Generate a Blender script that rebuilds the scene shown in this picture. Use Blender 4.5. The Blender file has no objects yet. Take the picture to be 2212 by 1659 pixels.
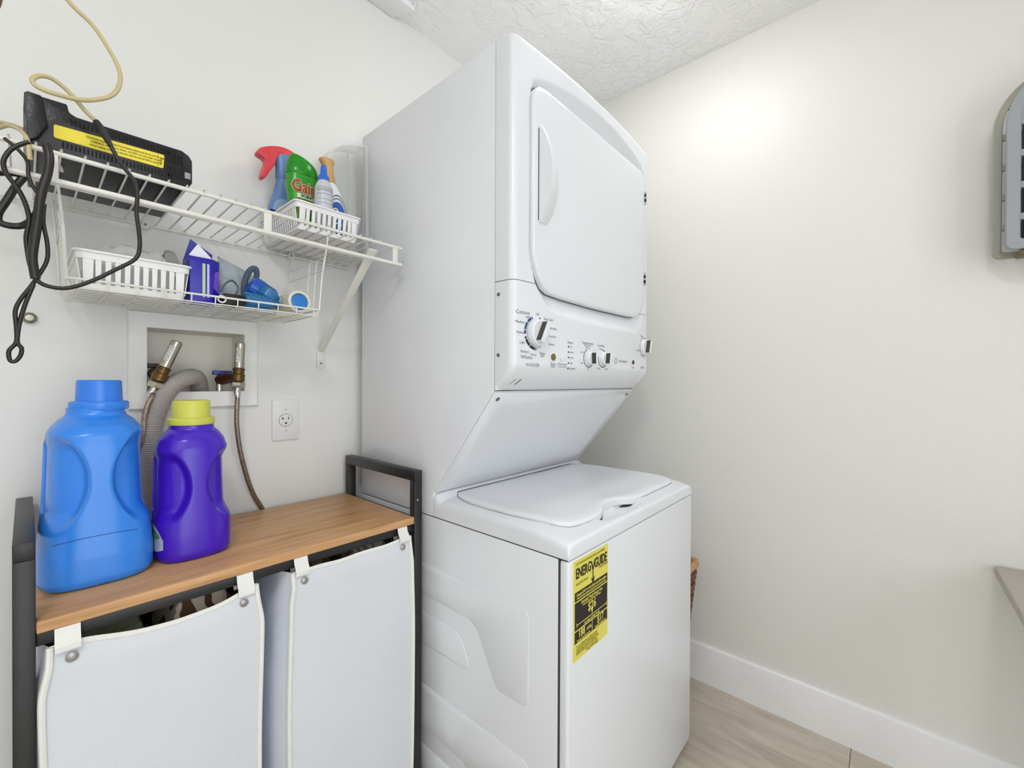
import bpy, bmesh, math, random
from mathutils import Vector, Matrix, noise
random.seed(7)
SC = bpy.context.scene
COL = SC.collection
PI = math.pi

# ------------------------------------------------------------------ camera
YAW, PITCH, ROLL = 0.7142, -0.0059, 0.0045
CAM = Vector((-1.7292, -1.3057, 1.157))
def set_camera():
    fw = Vector((math.cos(YAW), math.sin(YAW), 0)); r = Vector((math.sin(YAW), -math.cos(YAW), 0)); u = Vector((0, 0, 1))
    c, s = math.cos(PITCH), math.sin(PITCH); fw2 = c*fw + s*u; u2 = -s*fw + c*u
    c, s = math.cos(ROLL), math.sin(ROLL); r3 = c*r + s*u2; u3 = -s*r + c*u2
    cd = bpy.data.cameras.new('camera'); co = bpy.data.objects.new('camera', cd); COL.objects.link(co)
    m = Matrix(((r3.x, u3.x, -fw2.x, CAM.x), (r3.y, u3.y, -fw2.y, CAM.y), (r3.z, u3.z, -fw2.z, CAM.z), (0, 0, 0, 1)))
    co.matrix_world = m
    cd.sensor_fit = 'HORIZONTAL'; cd.sensor_width = 36.0; cd.lens = 924.52/2212*36
    cd.shift_x = -15.5/2212; cd.shift_y = 2.0/2212
    cd.clip_start = 0.02; cd.clip_end = 50
    SC.camera = co
set_camera()

# ------------------------------------------------------------------ world, lamps, exposure
w = bpy.data.worlds.new('world'); SC.world = w; w.use_nodes = True
bg = w.node_tree.nodes['Background']; bg.inputs[0].default_value = (0.93, 0.97, 1.0, 1); bg.inputs[1].default_value = 2.0
def area(name, loc, rot, sx, sy, power, color=(1, 1, 1), shape='RECTANGLE'):
    l = bpy.data.lights.new(name, 'AREA'); l.shape = shape; l.size = sx; l.size_y = sy; l.energy = power; l.color = color
    o = bpy.data.objects.new(name, l); COL.objects.link(o); o.location = loc; o.rotation_euler = rot
    return o
area('rear_fill_light', (-1.75, -3.05, 1.25), (PI/2, 0, 0), 1.5, 2.1, 8.0, (0.93, 0.965, 1.0))  # unseen area light added behind the camera to brighten the room
SC.view_settings.view_transform = 'Standard'; SC.view_settings.look = 'None'
SC.view_settings.exposure = 0.09; SC.view_settings.gamma = 1.0; SC.view_settings.use_curve_mapping = False

# ------------------------------------------------------------------ materials
def lin(c):
    return tuple(((x/255)/12.92 if x/255 <= 0.04045 else ((x/255+0.055)/1.055)**2.4) for x in c)
MATS = {}
def mat(name, rgb, rough=0.5, metal=0.0, spec=0.5, bump=None, vary=None, trans=0.0, coat=0.0, alpha=1.0, sheen=0.0, sss=0.0, stretch=None, ior=None):
    """rgb in 0-255 sRGB; bump=(scale, strength, detail); vary=(scale, amount)"""
    if name in MATS: return MATS[name]
    m = bpy.data.materials.new(name); m.use_nodes = True; MATS[name] = m
    nt = m.node_tree; b = nt.nodes['Principled BSDF']
    c = lin(rgb)
    b.inputs['Base Color'].default_value = (*c, 1); b.inputs['Roughness'].default_value = rough; b.inputs['Metallic'].default_value = metal
    b.inputs['Specular IOR Level'].default_value = spec
    b.inputs['Transmission Weight'].default_value = trans; b.inputs['Coat Weight'].default_value = coat; b.inputs['Alpha'].default_value = alpha
    b.inputs['Sheen Weight'].default_value = sheen
    if ior: b.inputs['IOR'].default_value = ior
    if sss: b.inputs['Subsurface Weight'].default_value = sss; b.inputs['Subsurface Radius'].default_value = (0.02, 0.02, 0.02)
    tc = nt.nodes.new('ShaderNodeTexCoord'); mp = nt.nodes.new('ShaderNodeMapping'); nt.links.new(tc.outputs['Object'], mp.inputs[0])
    if stretch: mp.inputs['Scale'].default_value = stretch
    if vary is None: vary = (6.0, 0.03)
    n = nt.nodes.new('ShaderNodeTexNoise'); n.inputs['Scale'].default_value = vary[0]; n.inputs['Detail'].default_value = 4
    nt.links.new(mp.outputs[0], n.inputs['Vector'])
    mr = nt.nodes.new('ShaderNodeMapRange'); mr.inputs['From Min'].default_value = 0.3; mr.inputs['From Max'].default_value = 0.7
    mr.inputs['To Min'].default_value = 1-vary[1]; mr.inputs['To Max'].default_value = 1+vary[1]
    nt.links.new(n.outputs['Fac'], mr.inputs['Value'])
    mx = nt.nodes.new('ShaderNodeVectorMath'); mx.operation = 'SCALE'; mx.inputs[0].default_value = c
    nt.links.new(mr.outputs[0], mx.inputs['Scale']); nt.links.new(mx.outputs[0], b.inputs['Base Color'])
    if bump:
        n2 = nt.nodes.new('ShaderNodeTexNoise'); n2.inputs['Scale'].default_value = bump[0]; n2.inputs['Detail'].default_value = bump[2] if len(bump) > 2 else 3
        nt.links.new(mp.outputs[0], n2.inputs['Vector'])
        bp = nt.nodes.new('ShaderNodeBump'); bp.inputs['Strength'].default_value = bump[1]; bp.inputs['Distance'].default_value = 0.01
        nt.links.new(n2.outputs['Fac'], bp.inputs['Height']); nt.links.new(bp.outputs[0], b.inputs['Normal'])
    return m

def plaster(name, rgb, scale, strength, lo, hi, dist=0.006, patch=2.0):
    m = bpy.data.materials.new(name); m.use_nodes = True; nt = m.node_tree; b = nt.nodes['Principled BSDF']
    b.inputs['Base Color'].default_value = (*lin(rgb), 1); b.inputs['Roughness'].default_value = 0.42; b.inputs['Specular IOR Level'].default_value = 0.35
    tc = nt.nodes.new('ShaderNodeTexCoord')
    n = nt.nodes.new('ShaderNodeTexNoise'); n.inputs['Scale'].default_value = scale; n.inputs['Detail'].default_value = 5; n.inputs['Distortion'].default_value = 1.2
    r = nt.nodes.new('ShaderNodeMapRange'); r.inputs['From Min'].default_value = lo; r.inputs['From Max'].default_value = hi
    p = nt.nodes.new('ShaderNodeTexNoise'); p.inputs['Scale'].default_value = patch; p.inputs['Detail'].default_value = 2
    r2 = nt.nodes.new('ShaderNodeMapRange'); r2.inputs['From Min'].default_value = 0.35; r2.inputs['From Max'].default_value = 0.65; r2.inputs['To Min'].default_value = 0.15
    mu = nt.nodes.new('ShaderNodeMath'); mu.operation = 'MULTIPLY'
    bp = nt.nodes.new('ShaderNodeBump'); bp.inputs['Strength'].default_value = strength; bp.inputs['Distance'].default_value = dist
    for x in (n, p): nt.links.new(tc.outputs['Object'], x.inputs['Vector'])
    nt.links.new(n.outputs['Fac'], r.inputs['Value']); nt.links.new(p.outputs['Fac'], r2.inputs['Value'])
    nt.links.new(r.outputs[0], mu.inputs[0]); nt.links.new(r2.outputs[0], mu.inputs[1]); nt.links.new(mu.outputs[0], bp.inputs['Height'])
    nt.links.new(bp.outputs[0], b.inputs['Normal'])
    return m

def wood(name, c1, c2, c3, scale, rough, axis_scale, knots=True):
    m = bpy.data.materials.new(name); m.use_nodes = True; nt = m.node_tree; b = nt.nodes['Principled BSDF']; b.inputs['Roughness'].default_value = rough
    tc = nt.nodes.new('ShaderNodeTexCoord'); oi = nt.nodes.new('ShaderNodeObjectInfo')
    ad = nt.nodes.new('ShaderNodeVectorMath'); ad.operation = 'ADD'; sc = nt.nodes.new('ShaderNodeVectorMath'); sc.operation = 'SCALE'; sc.inputs[0].default_value = (7, 13, 3)
    nt.links.new(oi.outputs['Random'], sc.inputs['Scale']); nt.links.new(tc.outputs['Object'], ad.inputs[0]); nt.links.new(sc.outputs[0], ad.inputs[1])
    mp = nt.nodes.new('ShaderNodeMapping'); mp.inputs['Scale'].default_value = axis_scale; nt.links.new(ad.outputs[0], mp.inputs[0])
    n = nt.nodes.new('ShaderNodeTexNoise'); n.inputs['Scale'].default_value = scale; n.inputs['Detail'].default_value = 7; n.inputs['Roughness'].default_value = 0.55; n.inputs['Distortion'].default_value = 0.6
    nt.links.new(mp.outputs[0], n.inputs['Vector'])
    cr = nt.nodes.new('ShaderNodeValToRGB'); e = cr.color_ramp.elements
    e[0].position = 0.25; e[0].color = (*lin(c3), 1); e[1].position = 0.75; e[1].color = (*lin(c1), 1)
    k = e.new(0.5); k.color = (*lin(c2), 1)
    nt.links.new(n.outputs['Fac'], cr.inputs[0])
    hs = nt.nodes.new('ShaderNodeHueSaturation'); mr = nt.nodes.new('ShaderNodeMapRange'); mr.inputs['To Min'].default_value = 0.9; mr.inputs['To Max'].default_value = 1.08
    nt.links.new(oi.outputs['Random'], mr.inputs['Value']); nt.links.new(mr.outputs[0], hs.inputs['Value']); nt.links.new(cr.outputs[0], hs.inputs['Color'])
    nt.links.new(hs.outputs[0], b.inputs['Base Color'])
    bp = nt.nodes.new('ShaderNodeBump'); bp.inputs['Strength'].default_value = 0.08; bp.inputs['Distance'].default_value = 0.002
    nt.links.new(n.outputs['Fac'], bp.inputs['Height']); nt.links.new(bp.outputs[0], b.inputs['Normal'])
    return m

def emis(name, rgb, s):
    m = bpy.data.materials.new(name); m.use_nodes = True; b = m.node_tree.nodes['Principled BSDF']
    b.inputs['Base Color'].default_value = (1, 1, 1, 1); b.inputs['Emission Color'].default_value = (*lin(rgb), 1); b.inputs['Emission Strength'].default_value = s
    return m

WALL = plaster('wall_paint', (231, 230, 226), 24, 0.10, 0.50, 0.62, 0.0025, 1.6)
WALLS = plaster('smooth_wall_paint', (231, 231, 228), 24, 0.03, 0.50, 0.62, 0.002)
CEIL = plaster('ceiling_texture_paint', (250, 250, 250), 22, 0.55, 0.45, 0.60, 0.006, 1.5)
TRIMW = mat('white_trim_paint', (242, 242, 243), 0.35)
FLOORM = wood('vinyl_plank', (214, 206, 192), (197, 188, 172), (172, 163, 147), 5.0, 0.35, (6, 0.8, 1))
OAK = wood('oak_board', (214, 170, 122), (199, 153, 105), (164, 120, 78), 5.0, 0.4, (1.0, 9.0, 9.0))
APPL = mat('appliance_white_enamel', (230, 233, 238), 0.22, coat=0.25, vary=(3, 0.008))
APPL2 = mat('appliance_white_plastic', (229, 232, 237), 0.28, coat=0.1, vary=(3, 0.008))
SEAM = mat('dark_seam', (70, 70, 68), 0.7)
PRINT = mat('grey_print', (134, 136, 138), 0.6)
PRINTD = mat('black_print', (22, 20, 20), 0.6)
PRINTB = mat('blue_print', (52, 76, 116), 0.6)
CHROME = mat('chrome', (205, 202, 198), 0.16, 1.0)
DARKGLOSS = mat('knob_dark_reflection', (58, 55, 44), 0.25)
WIRE = mat('white_coated_wire', (228, 227, 220), 0.35)
PLWHITE = mat('white_plastic', (236, 236, 236), 0.32, sss=0.05)
BLACKPL = mat('black_appliance_plastic', (13, 12, 18), 0.36, bump=(300, 0.08))
BLACKRB = mat('black_cord_rubber', (26, 22, 20), 0.4)
CREAM = mat('cream_cord_vinyl', (196, 182, 138), 0.4)
YELLOW = mat('yellow_label', (232, 214, 62), 0.45)
BLACKST = mat('black_powder_steel', (30, 29, 29), 0.38, bump=(400, 0.05))
FABRIC = mat('white_bag_fabric', (217, 220, 226), 0.75, bump=(260, 0.12), sheen=0.2, vary=(5, 0.015))
PIPING = mat('white_webbing', (236, 236, 232), 0.8, bump=(400, 0.15))
STEELB = mat('brushed_steel', (178, 172, 160), 0.28, 1.0, stretch=(1, 1, 0.1), vary=(60, 0.06))
BRASS = mat('tarnished_brass', (112, 88, 52), 0.35, 0.9, vary=(30, 0.25))
COPPER = mat('dark_copper', (92, 48, 34), 0.35, 0.8, vary=(30, 0.25))
BRAID = mat('braided_hose_steel', (148, 132, 120), 0.4, 0.8, vary=(180, 0.35))
GREYHOSE = mat('grey_corrugated_plastic', (172, 164, 158), 0.45)
BLUEJ = mat('blue_jug_plastic', (50, 136, 236), 0.27, spec=0.6, sss=0.08, vary=(4, 0.02))
PURPJ = mat('purple_jug_plastic', (66, 16, 190), 0.25, spec=0.6, vary=(4, 0.03))
YELCAP = mat('yellow_green_cap', (208, 210, 88), 0.35, sss=0.05)
GREENB = mat('green_bottle', (40, 150, 24), 0.25)
GREENC = mat('green_cap', (16, 138, 12), 0.2)
BLUEB = mat('dusty_blue_bottle', (104, 138, 190), 0.3)
REDT = mat('coral_red_trigger', (222, 62, 74), 0.35)
TAN = mat('tan_trigger', (206, 162, 104), 0.4)
BLUECAP = mat('bright_blue_cap', (44, 104, 214), 0.3)
MILKY = mat('milky_plastic', (214, 218, 224), 0.3, trans=0.15, sss=0.1)
WHITEB = mat('white_bottle', (238, 238, 240), 0.3)
CLEAR = mat('translucent_plastic', (238, 240, 238), 0.28, alpha=0.24)
BAGPL = mat('thin_clear_bag', (232, 232, 230), 0.25, alpha=0.62, bump=(40, 0.6))

# ------------------------------------------------------------------ mesh helpers
def wloc(o):
    v = Vector((0, 0, 0))
    while o is not None: v += o.location; o = o.parent
    return v
def obj(name, bm, m=None, parent=None, smooth=True, ang=32, label=None):
    bmesh.ops.remove_doubles(bm, verts=bm.verts, dist=1e-6)
    bmesh.ops.recalc_face_normals(bm, faces=bm.faces)
    if smooth:
        for f in bm.faces: f.smooth = True
        for e in bm.edges:
            if len(e.link_faces) == 2 and e.calc_face_angle(0) > math.radians(ang): e.smooth = False
    me = bpy.data.meshes.new(name); 
    W = wloc(parent)
    if parent is not None: bmesh.ops.translate(bm, verts=bm.verts, vec=-W)
    bm.to_mesh(me); bm.free()
    o = bpy.data.objects.new(name, me); COL.objects.link(o)
    if m is not None: me.materials.append(m)
    if parent is not None: o.parent = parent
    if label: o['label'] = label
    return o
def tag(o, label, cat, group=None):
    o['label'] = label; o['category'] = cat
    if group: o['group'] = group
    return o
def thing(name, label, cat, loc, group=None):
    o = bpy.data.objects.new(name, None); COL.objects.link(o); o.location = loc; o.empty_display_size = 0.05
    return tag(o, label, cat, group)
def structure(o): o['kind'] = 'structure'; return o
def BM(): return bmesh.new()
def box(bm, x0, x1, y0, y1, z0, z1, bev=0.0, seg=2):
    t = bmesh.new()
    bmesh.ops.create_cube(t, size=1.0)
    for v in t.verts:
        v.co = Vector(((x0+x1)/2+v.co.x*(x1-x0), (y0+y1)/2+v.co.y*(y1-y0), (z0+z1)/2+v.co.z*(z1-z0)))
    if bev > 0: bmesh.ops.bevel(t, geom=list(t.edges), offset=bev, segments=seg, profile=0.5, affect='EDGES')
    merge(bm, t); return bm
def merge(bm, t, M=None):
    me = bpy.data.meshes.new('tmp'); t.to_mesh(me); t.free()
    if M is not None: me.transform(M)
    bm.from_mesh(me); bpy.data.meshes.remove(me)
def prism(bm, pts, axis, a, b, bev=0.0, seg=2):
    """pts: 2D polygon; axis: extrusion axis; x->(y,z) y->(x,z) z->(x,y)"""
    t = bmesh.new()
    def P(p, d):
        if axis == 'x': return (d, p[0], p[1])
        if axis == 'y': return (p[0], d, p[1])
        return (p[0], p[1], d)
    A = [t.verts.new(P(p, a)) for p in pts]; B = [t.verts.new(P(p, b)) for p in pts]
    t.faces.new(A); t.faces.new(list(reversed(B)))
    n = len(pts)
    for i in range(n): t.faces.new((A[i], B[i], B[(i+1) % n], A[(i+1) % n]))
    bmesh.ops.recalc_face_normals(t, faces=t.faces)
    if bev > 0: bmesh.ops.bevel(t, geom=list(t.edges), offset=bev, segments=seg, profile=0.5, affect='EDGES', clamp_overlap=True)
    merge(bm, t); return bm
def smoothpath(pts, n=6, closed=False):
    pts = [Vector(p) for p in pts]; out = []
    m = len(pts)
    rng = m if closed else m-1
    for i in range(rng):
        g = (lambda k: pts[k % m]) if closed else (lambda k: pts[max(0, min(m-1, k))])
        p0, p1, p2, p3 = g(i-1), g(i), g(i+1), g(i+2)
        for k in range(n):
            t = k/n
            out.append(0.5*((2*p1)+(-p0+p2)*t+(2*p0-5*p1+4*p2-p3)*t*t+(-p0+3*p1-3*p2+p3)*t*t*t))
    if not closed: out.append(pts[-1])
    return out
def tube(bm, pts, r, seg=8, closed=False, caps=True, flat=1.0):
    pts = [Vector(p) for p in pts]; n = len(pts)
    rad = r if callable(r) else (lambda i: r)
    T0 = (pts[1]-pts[0]).normalized(); up = Vector((0, 0, 1)) if abs(T0.z) < 0.9 else Vector((0, 1, 0))
    N = (up - T0*up.dot(T0)).normalized(); rings = []
    for i in range(n):
        a = pts[i-1] if (i > 0 or closed) else pts[i]; b = pts[(i+1) % n] if (i < n-1 or closed) else pts[i]
        T = (b-a).normalized() if (b-a).length > 1e-9 else T0
        N = (N - T*N.dot(T)); N = N.normalized() if N.length > 1e-6 else up
        B = T.cross(N)
        rings.append([bm.verts.new(pts[i]+N*math.cos(2*PI*k/seg)*rad(i)+B*math.sin(2*PI*k/seg)*rad(i)*flat) for k in range(seg)])
    for i in range(n if closed else n-1):
        R0, R1 = rings[i], rings[(i+1) % n]
        for k in range(seg):
            bm.faces.new((R0[k], R0[(k+1) % seg], R1[(k+1) % seg], R1[k]))
    if caps and not closed:
        bm.faces.new(list(reversed(rings[0]))); bm.faces.new(rings[-1])
    return bm
def rod(bm, a, b, r, seg=8): return tube(bm, [a, b], r, seg)
def lathe(bm, prof, c, axis='z', seg=32, tilt=None, sx=1.0, sy=1.0):
    """prof: list of (r, h) revolved about an axis through c"""
    t = bmesh.new(); rings = []
    for r, h in prof:
        ring = []
        for k in range(seg):
            a = 2*PI*k/seg; x, y = r*math.cos(a)*sx, r*math.sin(a)*sy
            ring.append(t.verts.new((x, y, h)))
        rings.append(ring)
    for i in range(len(rings)-1):
        for k in range(seg):
            t.faces.new((rings[i][k], rings[i][(k+1) % seg], rings[i+1][(k+1) % seg], rings[i+1][k]))
    t.faces.new(list(reversed(rings[0]))); t.faces.new(rings[-1])
    if axis == 'y': R = Matrix.Rotation(PI/2, 4, 'X')       # +h -> -y
    elif axis == 'x': R = Matrix.Rotation(-PI/2, 4, 'Y')    # +h -> -x
    else: R = Matrix.Identity(4)
    if tilt is not None: R = tilt @ R
    merge(bm, t, Matrix.Translation(Vector(c)) @ R); return bm
def grid(bm, nu, nv, f):
    V = [[bm.verts.new(f(i/nu, j/nv)) for j in range(nv+1)] for i in range(nu+1)]
    for i in range(nu):
        for j in range(nv): bm.faces.new((V[i][j], V[i+1][j], V[i+1][j+1], V[i][j+1]))
    return V
def copy_of(o, parent, loc, name=None):
    c = o.copy(); COL.objects.link(c); c.parent = parent; c.location = loc
    return c
def text(s, size, origin, right, up, m, name, parent, align='CENTER', ext=0.0002, sx=1.0, bold=0.0, shear=0.0):
    cu = bpy.data.curves.new(name, 'FONT'); cu.body = s; cu.size = size; cu.align_x = align; cu.align_y = 'CENTER'
    cu.extrude = ext; cu.resolution_u = 2; cu.offset = bold; cu.shear = shear
    t = bpy.data.objects.new('tmp', cu); COL.objects.link(t)
    dg = bpy.context.evaluated_depsgraph_get(); dg.update()
    me = bpy.data.meshes.new_from_object(t.evaluated_get(dg)); bpy.data.objects.remove(t); bpy.data.curves.remove(cu)
    right = Vector(right).normalized(); up = Vector(up).normalized(); nn = right.cross(up)
    W = wloc(parent) if parent else Vector((0, 0, 0)); O = Vector(origin)-W
    M = Matrix(((right.x*sx, up.x, nn.x, O.x), (right.y*sx, up.y, nn.y, O.y), (right.z*sx, up.z, nn.z, O.z), (0, 0, 0, 1)))
    me.transform(M); me.materials.clear(); me.materials.append(m)
    o = bpy.data.objects.new(name, me); COL.objects.link(o); o.parent = parent
    return o
def sstep(t): t = max(0.0, min(1.0, t)); return t*t*(3-2*t)
def polydist(p, poly):
    """signed distance to polygon, negative inside"""
    x, y = p; d = 1e9; ins = False; n = len(poly)
    for i in range(n):
        ax, ay = poly[i]; bx, by = poly[(i+1) % n]
        ex, ey = bx-ax, by-ay; wx, wy = x-ax, y-ay
        t = max(0, min(1, (wx*ex+wy*ey)/(ex*ex+ey*ey+1e-12)))
        dd = math.hypot(wx-ex*t, wy-ey*t); d = min(d, dd)
        if (ay > y) != (by > y) and x < (bx-ax)*(y-ay)/(by-ay)+ax: ins = not ins
    return -d if ins else d
def offset_poly(poly, d):
    n = len(poly); A = sum(poly[i][0]*poly[(i+1) % n][1]-poly[(i+1) % n][0]*poly[i][1] for i in range(n))
    s = 1 if A > 0 else -1; out = []
    for i in range(n):
        a, b, c = Vector(poly[i-1]), Vector(poly[i]), Vector(poly[(i+1) % n])
        e1, e2 = (b-a).normalized(), (c-b).normalized()
        n1, n2 = Vector((e1.y, -e1.x))*s, Vector((e2.y, -e2.x))*s
        m = (n1+n2); m = m/max(0.3, m.dot(m)/2) if m.length > 0 else n1
        out.append((b.x+m.x*d, b.y+m.y*d))
    return out
def round_poly(poly, rads, seg=6):
    n = len(poly); out = []
    for i in range(n):
        r = rads[i] if isinstance(rads, (list, tuple)) else rads
        b = Vector(poly[i]); a = Vector(poly[i-1]); c = Vector(poly[(i+1) % n])
        if r <= 0: out.append(tuple(b)); continue
        u = (a-b).normalized(); v = (c-b).normalized(); ang = u.angle(v)
        L = min(r/math.tan(ang/2), (a-b).length*0.49, (c-b).length*0.49)
        p, q = b+u*L, b+v*L
        for k in range(seg+1):
            t = k/seg
            out.append(tuple((1-t)**2*p + 2*t*(1-t)*b + t*t*q))
    return out

# ================================================================== ROOM
H = 2.4285; X0, X1, Y0, Y1 = -2.75, 0.0, -2.9, 0.0
# back wall with the hole of the washer box
hx0, hx1, hz0, hz1 = -1.548, -1.346, 1.126, 1.283
b = BM()
box(b, X0, hx0, 0, 0.12, 0, H); box(b, hx1, X1+0.1, 0, 0.12, 0, H); box(b, hx0, hx1, 0, 0.12, 0, hz0); box(b, hx0, hx1, 0, 0.12, hz1, H)
structure(obj('wall_back', b, WALLS, smooth=False))
b = BM(); box(b, 0, 0.1, Y0, 0, 0, H); structure(obj('wall_right', b, WALL, smooth=False))
b = BM(); box(b, X0-0.1, X0, Y0, 0, 0, H); structure(obj('wall_left', b, WALL, smooth=False))
b = BM(); box(b, X0, -2.5, Y0-0.1, Y0, 0, H); box(b, -1.0, 0, Y0-0.1, Y0, 0, H); box(b, -2.5, -1.0, Y0-0.1, Y0, 2.2, H)  # opening added behind the camera to let fill light in
structure(obj('wall_front', b, WALL, smooth=False))
b = BM(); box(b, X0-0.1, X1+0.1, Y0-0.1, Y1+0.12, H, H+0.1); structure(obj('ceiling', b, CEIL, smooth=False))
b = BM(); box(b, X0-0.1, X1+0.1, Y0-0.1, Y1+0.12, -0.06, -0.012)
fl = structure(obj('floor', b, mat('subfloor', (70, 64, 56), 0.9), smooth=False))
pw, plen = 0.182, 1.22
b = BM(); box(b, -pw/2+0.0006, pw/2-0.0006, -plen/2+0.0006, plen/2-0.0006, -0.012, 0.0, 0.0012, 1)
plank0 = obj('plank', b, FLOORM, fl)
first = True
i = 0
x = X1-pw/2
while x > X0-0.05:
    off = (i*0.47) % plen
    y = Y1 - off + plen/2
    while y > Y0-plen/2:
        if first: plank0.location = (x, y, 0); first = False
        else: copy_of(plank0, fl, (x, y, 0))
        y -= plen
    x -= pw; i += 1
# baseboards
def base_prof(a0, a1, w0, h): return [(a0, 0), (a0, h), (a0+w0*0.35, h), (a0+w0*0.75, h-0.003), (a0+w0, h-0.008), (a0+w0, 0)]
b = BM(); prism(b, [(0, 0.0), (0, 0.1445), (-0.008, 0.1445), (-0.0135, 0.141), (-0.0155, 0.136), (-0.0155, 0.0)], 'y', -0.001, Y0)
structure(obj('baseboard_right', b, TRIMW))
b = BM(); prism(b, [(0, 0.0), (0, 0.1445), (-0.008, 0.1445), (-0.0135, 0.141), (-0.0155, 0.136), (-0.0155, 0.0)], 'x', X0, -0.0155)
structure(obj('baseboard_back', b, TRIMW))
# shallow painted box at the ceiling against the back wall
b = BM(); prism(b, [(-1.75, -0.001), (-0.899, -0.001), (-0.866, -0.084), (-1.75, -0.084)], 'z', 2.409, H-0.0005, 0.002)
structure(obj('trim_1', b, TRIMW))

# ceiling lamps: opal domes, the second added as unseen fill
def dome_lamp(label, x, y, strength):
    lamp = thing('ceiling_light', label, 'light', (x, y, H))
    b = BM(); lathe(b, [(0.165, H-0.0004), (0.168, H-0.010), (0.162, H-0.018), (0.158, H-0.019)], (x, y, 0), seg=48)
    obj('lamp_base', b, TRIMW, lamp)
    b = BM(); lathe(b, [(0.156*math.cos(t), H-0.0185-0.040*math.sin(t)) for t in [PI/2*k/8 for k in range(8)]] + [(0.01, H-0.0585)], (x, y, 0), seg=48)
    obj('diffuser', b, emis('lamp_diffuser_%d' % strength, (255, 253, 250), strength), lamp)
dome_lamp('round flush white ceiling light glowing above the tall dryer', -0.53, -0.79, 15.5)
dome_lamp('round ceiling dome added as unseen fill behind the camera', -2.20, -1.60, 46)  # no lamp known here; put in to lift the room light

# ================================================================== WASHER DRYER
XL, XR = -1.0346, -0.3480
xc = (XL+XR)/2; hw = (XR-XL)/2
YB = -0.045; YD = -0.6295; DW = -0.8335; ZS = 1.383
wd = thing('stacked_washer_dryer', 'tall white stacked washer and dryer standing in the room corner', 'washer dryer', (xc, -0.44, 0))
# washer cabinet
b = BM(); box(b, XL+0.0005, XR-0.0005, -0.8085, YB, 0.03, 0.8055, 0.004)
cab = obj('washer_cabinet', b, APPL, wd)
def mirror_y(pts, c): return pts + [(2*c-y, z) for y, z in reversed(pts)]
cy = -0.405
pan1 = mirror_y([(-0.733, 0.468), (-0.733, 0.672), (cy, 0.672)][:-1], cy)
outer = [(-0.735, 0.455), (-0.735, 0.676)] + [(2*cy+0.735, 0.676), (2*cy+0.735, 0.455)]
arch = [(-0.641, 0.464), (-0.609, 0.518), (-0.580, 0.572), (-0.551, 0.591)]
P1 = [(-0.733, 0.468), (-0.733, 0.676)] + [(2*cy+0.733, 0.676), (2*cy+0.733, 0.468)] + [(2*cy-y, z) for y, z in arch] + list(reversed(arch))
def stamp(parent, poly, d=0.0012, r=0.02, name='stamped_panel'):
    bb = BM(); prism(bb, round_poly(poly, r, 4), 'x', XL+0.003, XL+0.0005-d)
    bmesh.ops.bevel(bb, geom=[e for e in bb.edges if all(abs(v.co.x-(XL+0.0005-d)) < 1e-5 for v in e.verts)], offset=d*0.9, segments=2, profile=0.5, affect='EDGES')
    return obj(name, bb, APPL, parent)
stamp(cab, P1)
stamp(cab, [(-0.557, 0.462), (-0.526, 0.524), (-0.500, 0.544), (2*cy+0.500, 0.544), (2*cy+0.526, 0.524), (2*cy+0.557, 0.462)])
arch2 = [(-0.62, 0.10), (-0.573, 0.20), (-0.53, 0.236)]
P2 = [(-0.733, 0.10), (-0.733, 0.352)] + [(2*cy+0.733, 0.352), (2*cy+0.733, 0.10)] + [(2*cy-y, z) for y, z in arch2] + list(reversed(arch2))
stamp(cab, P2)
stamp(cab, [(-0.54, 0.10), (-0.51, 0.17), (-0.47, 0.19), (2*cy+0.47, 0.19), (2*cy+0.51, 0.17), (2*cy+0.54, 0.10)])
# dark seam behind front panel + base
b = BM(); box(b, XL+0.002, XR-0.002, -0.8108, -0.80, 0.032, 0.8050); box(b, XL+0.002, XR-0.002, -0.828, YB-0.01, 0.8045, 0.8078)
obj('panel_gap', b, SEAM, wd, smooth=False)
b = BM(); box(b, XL, XR, DW, -0.8108, 0.032, 0.8045, 0.0065, 4)
fp = obj('front_panel', b, APPL, wd)
b = BM(); box(b, XL+0.03, XR-0.03, -0.79, YB-0.02, 0.012, 0.035)
obj('base_plinth', b, mat('plinth_grey', (96, 92, 86), 0.7), wd)
for fx in (XL+0.05, XR-0.05):
    for fy in (-0.76, -0.09):
        b = BM(); lathe(b, [(0.02, 0.0), (0.022, 0.004), (0.02, 0.012), (0.008, 0.014)], (fx, fy, 0), seg=16); obj('foot', b, BLACKRB, wd)
# washer top deck
def deck_z(x, y):
    dx = min(x-XL, XR-x)
    z = 0.8535
    t = (y-(-0.44))/0.03
    if t > 0: z += 0.014*sstep(t)
    t = (-0.735-y)/0.0985
    if t > 0: z -= 0.0155*t**1.6
    r = 0.012
    if dx < r: z -= (r-math.sqrt(max(0, r*r-(r-dx)**2)))
    # outward slope to the side rim, widening towards the back
    t = 1-dx/0.055
    if t > 0: z -= 0.006*t*t
    dy = y-DW
    if dy < 0.006: z -= 0.006-math.sqrt(max(0, 0.006**2-(0.006-dy)**2))
    # finger scoop
    s = max(0, 1-((x+0.765)/0.115)**2)*max(0, 1-((y+0.790)/0.030)**2)
    z -= 0.016*sstep(s*1.4)
    return z
b = BM()
def fx_(u): # denser near edges
    return XL+(XR-XL)*u
us = [0, .004, .009, .014, .02] + [0.03+i*(0.94/110) for i in range(111)] + [.98, .986, .991, .996, 1]
ys = [DW, DW+.001, DW+.0025, DW+.004, DW+.007] + [DW+.012+i*(0.41-0.0)/100*0.9895 for i in range(101)]
ys = [y for y in ys if y < -0.413] + [-0.4115]
V = [[b.verts.new((fx_(u), y, deck_z(fx_(u), y))) for y in ys] for u in us]
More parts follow.
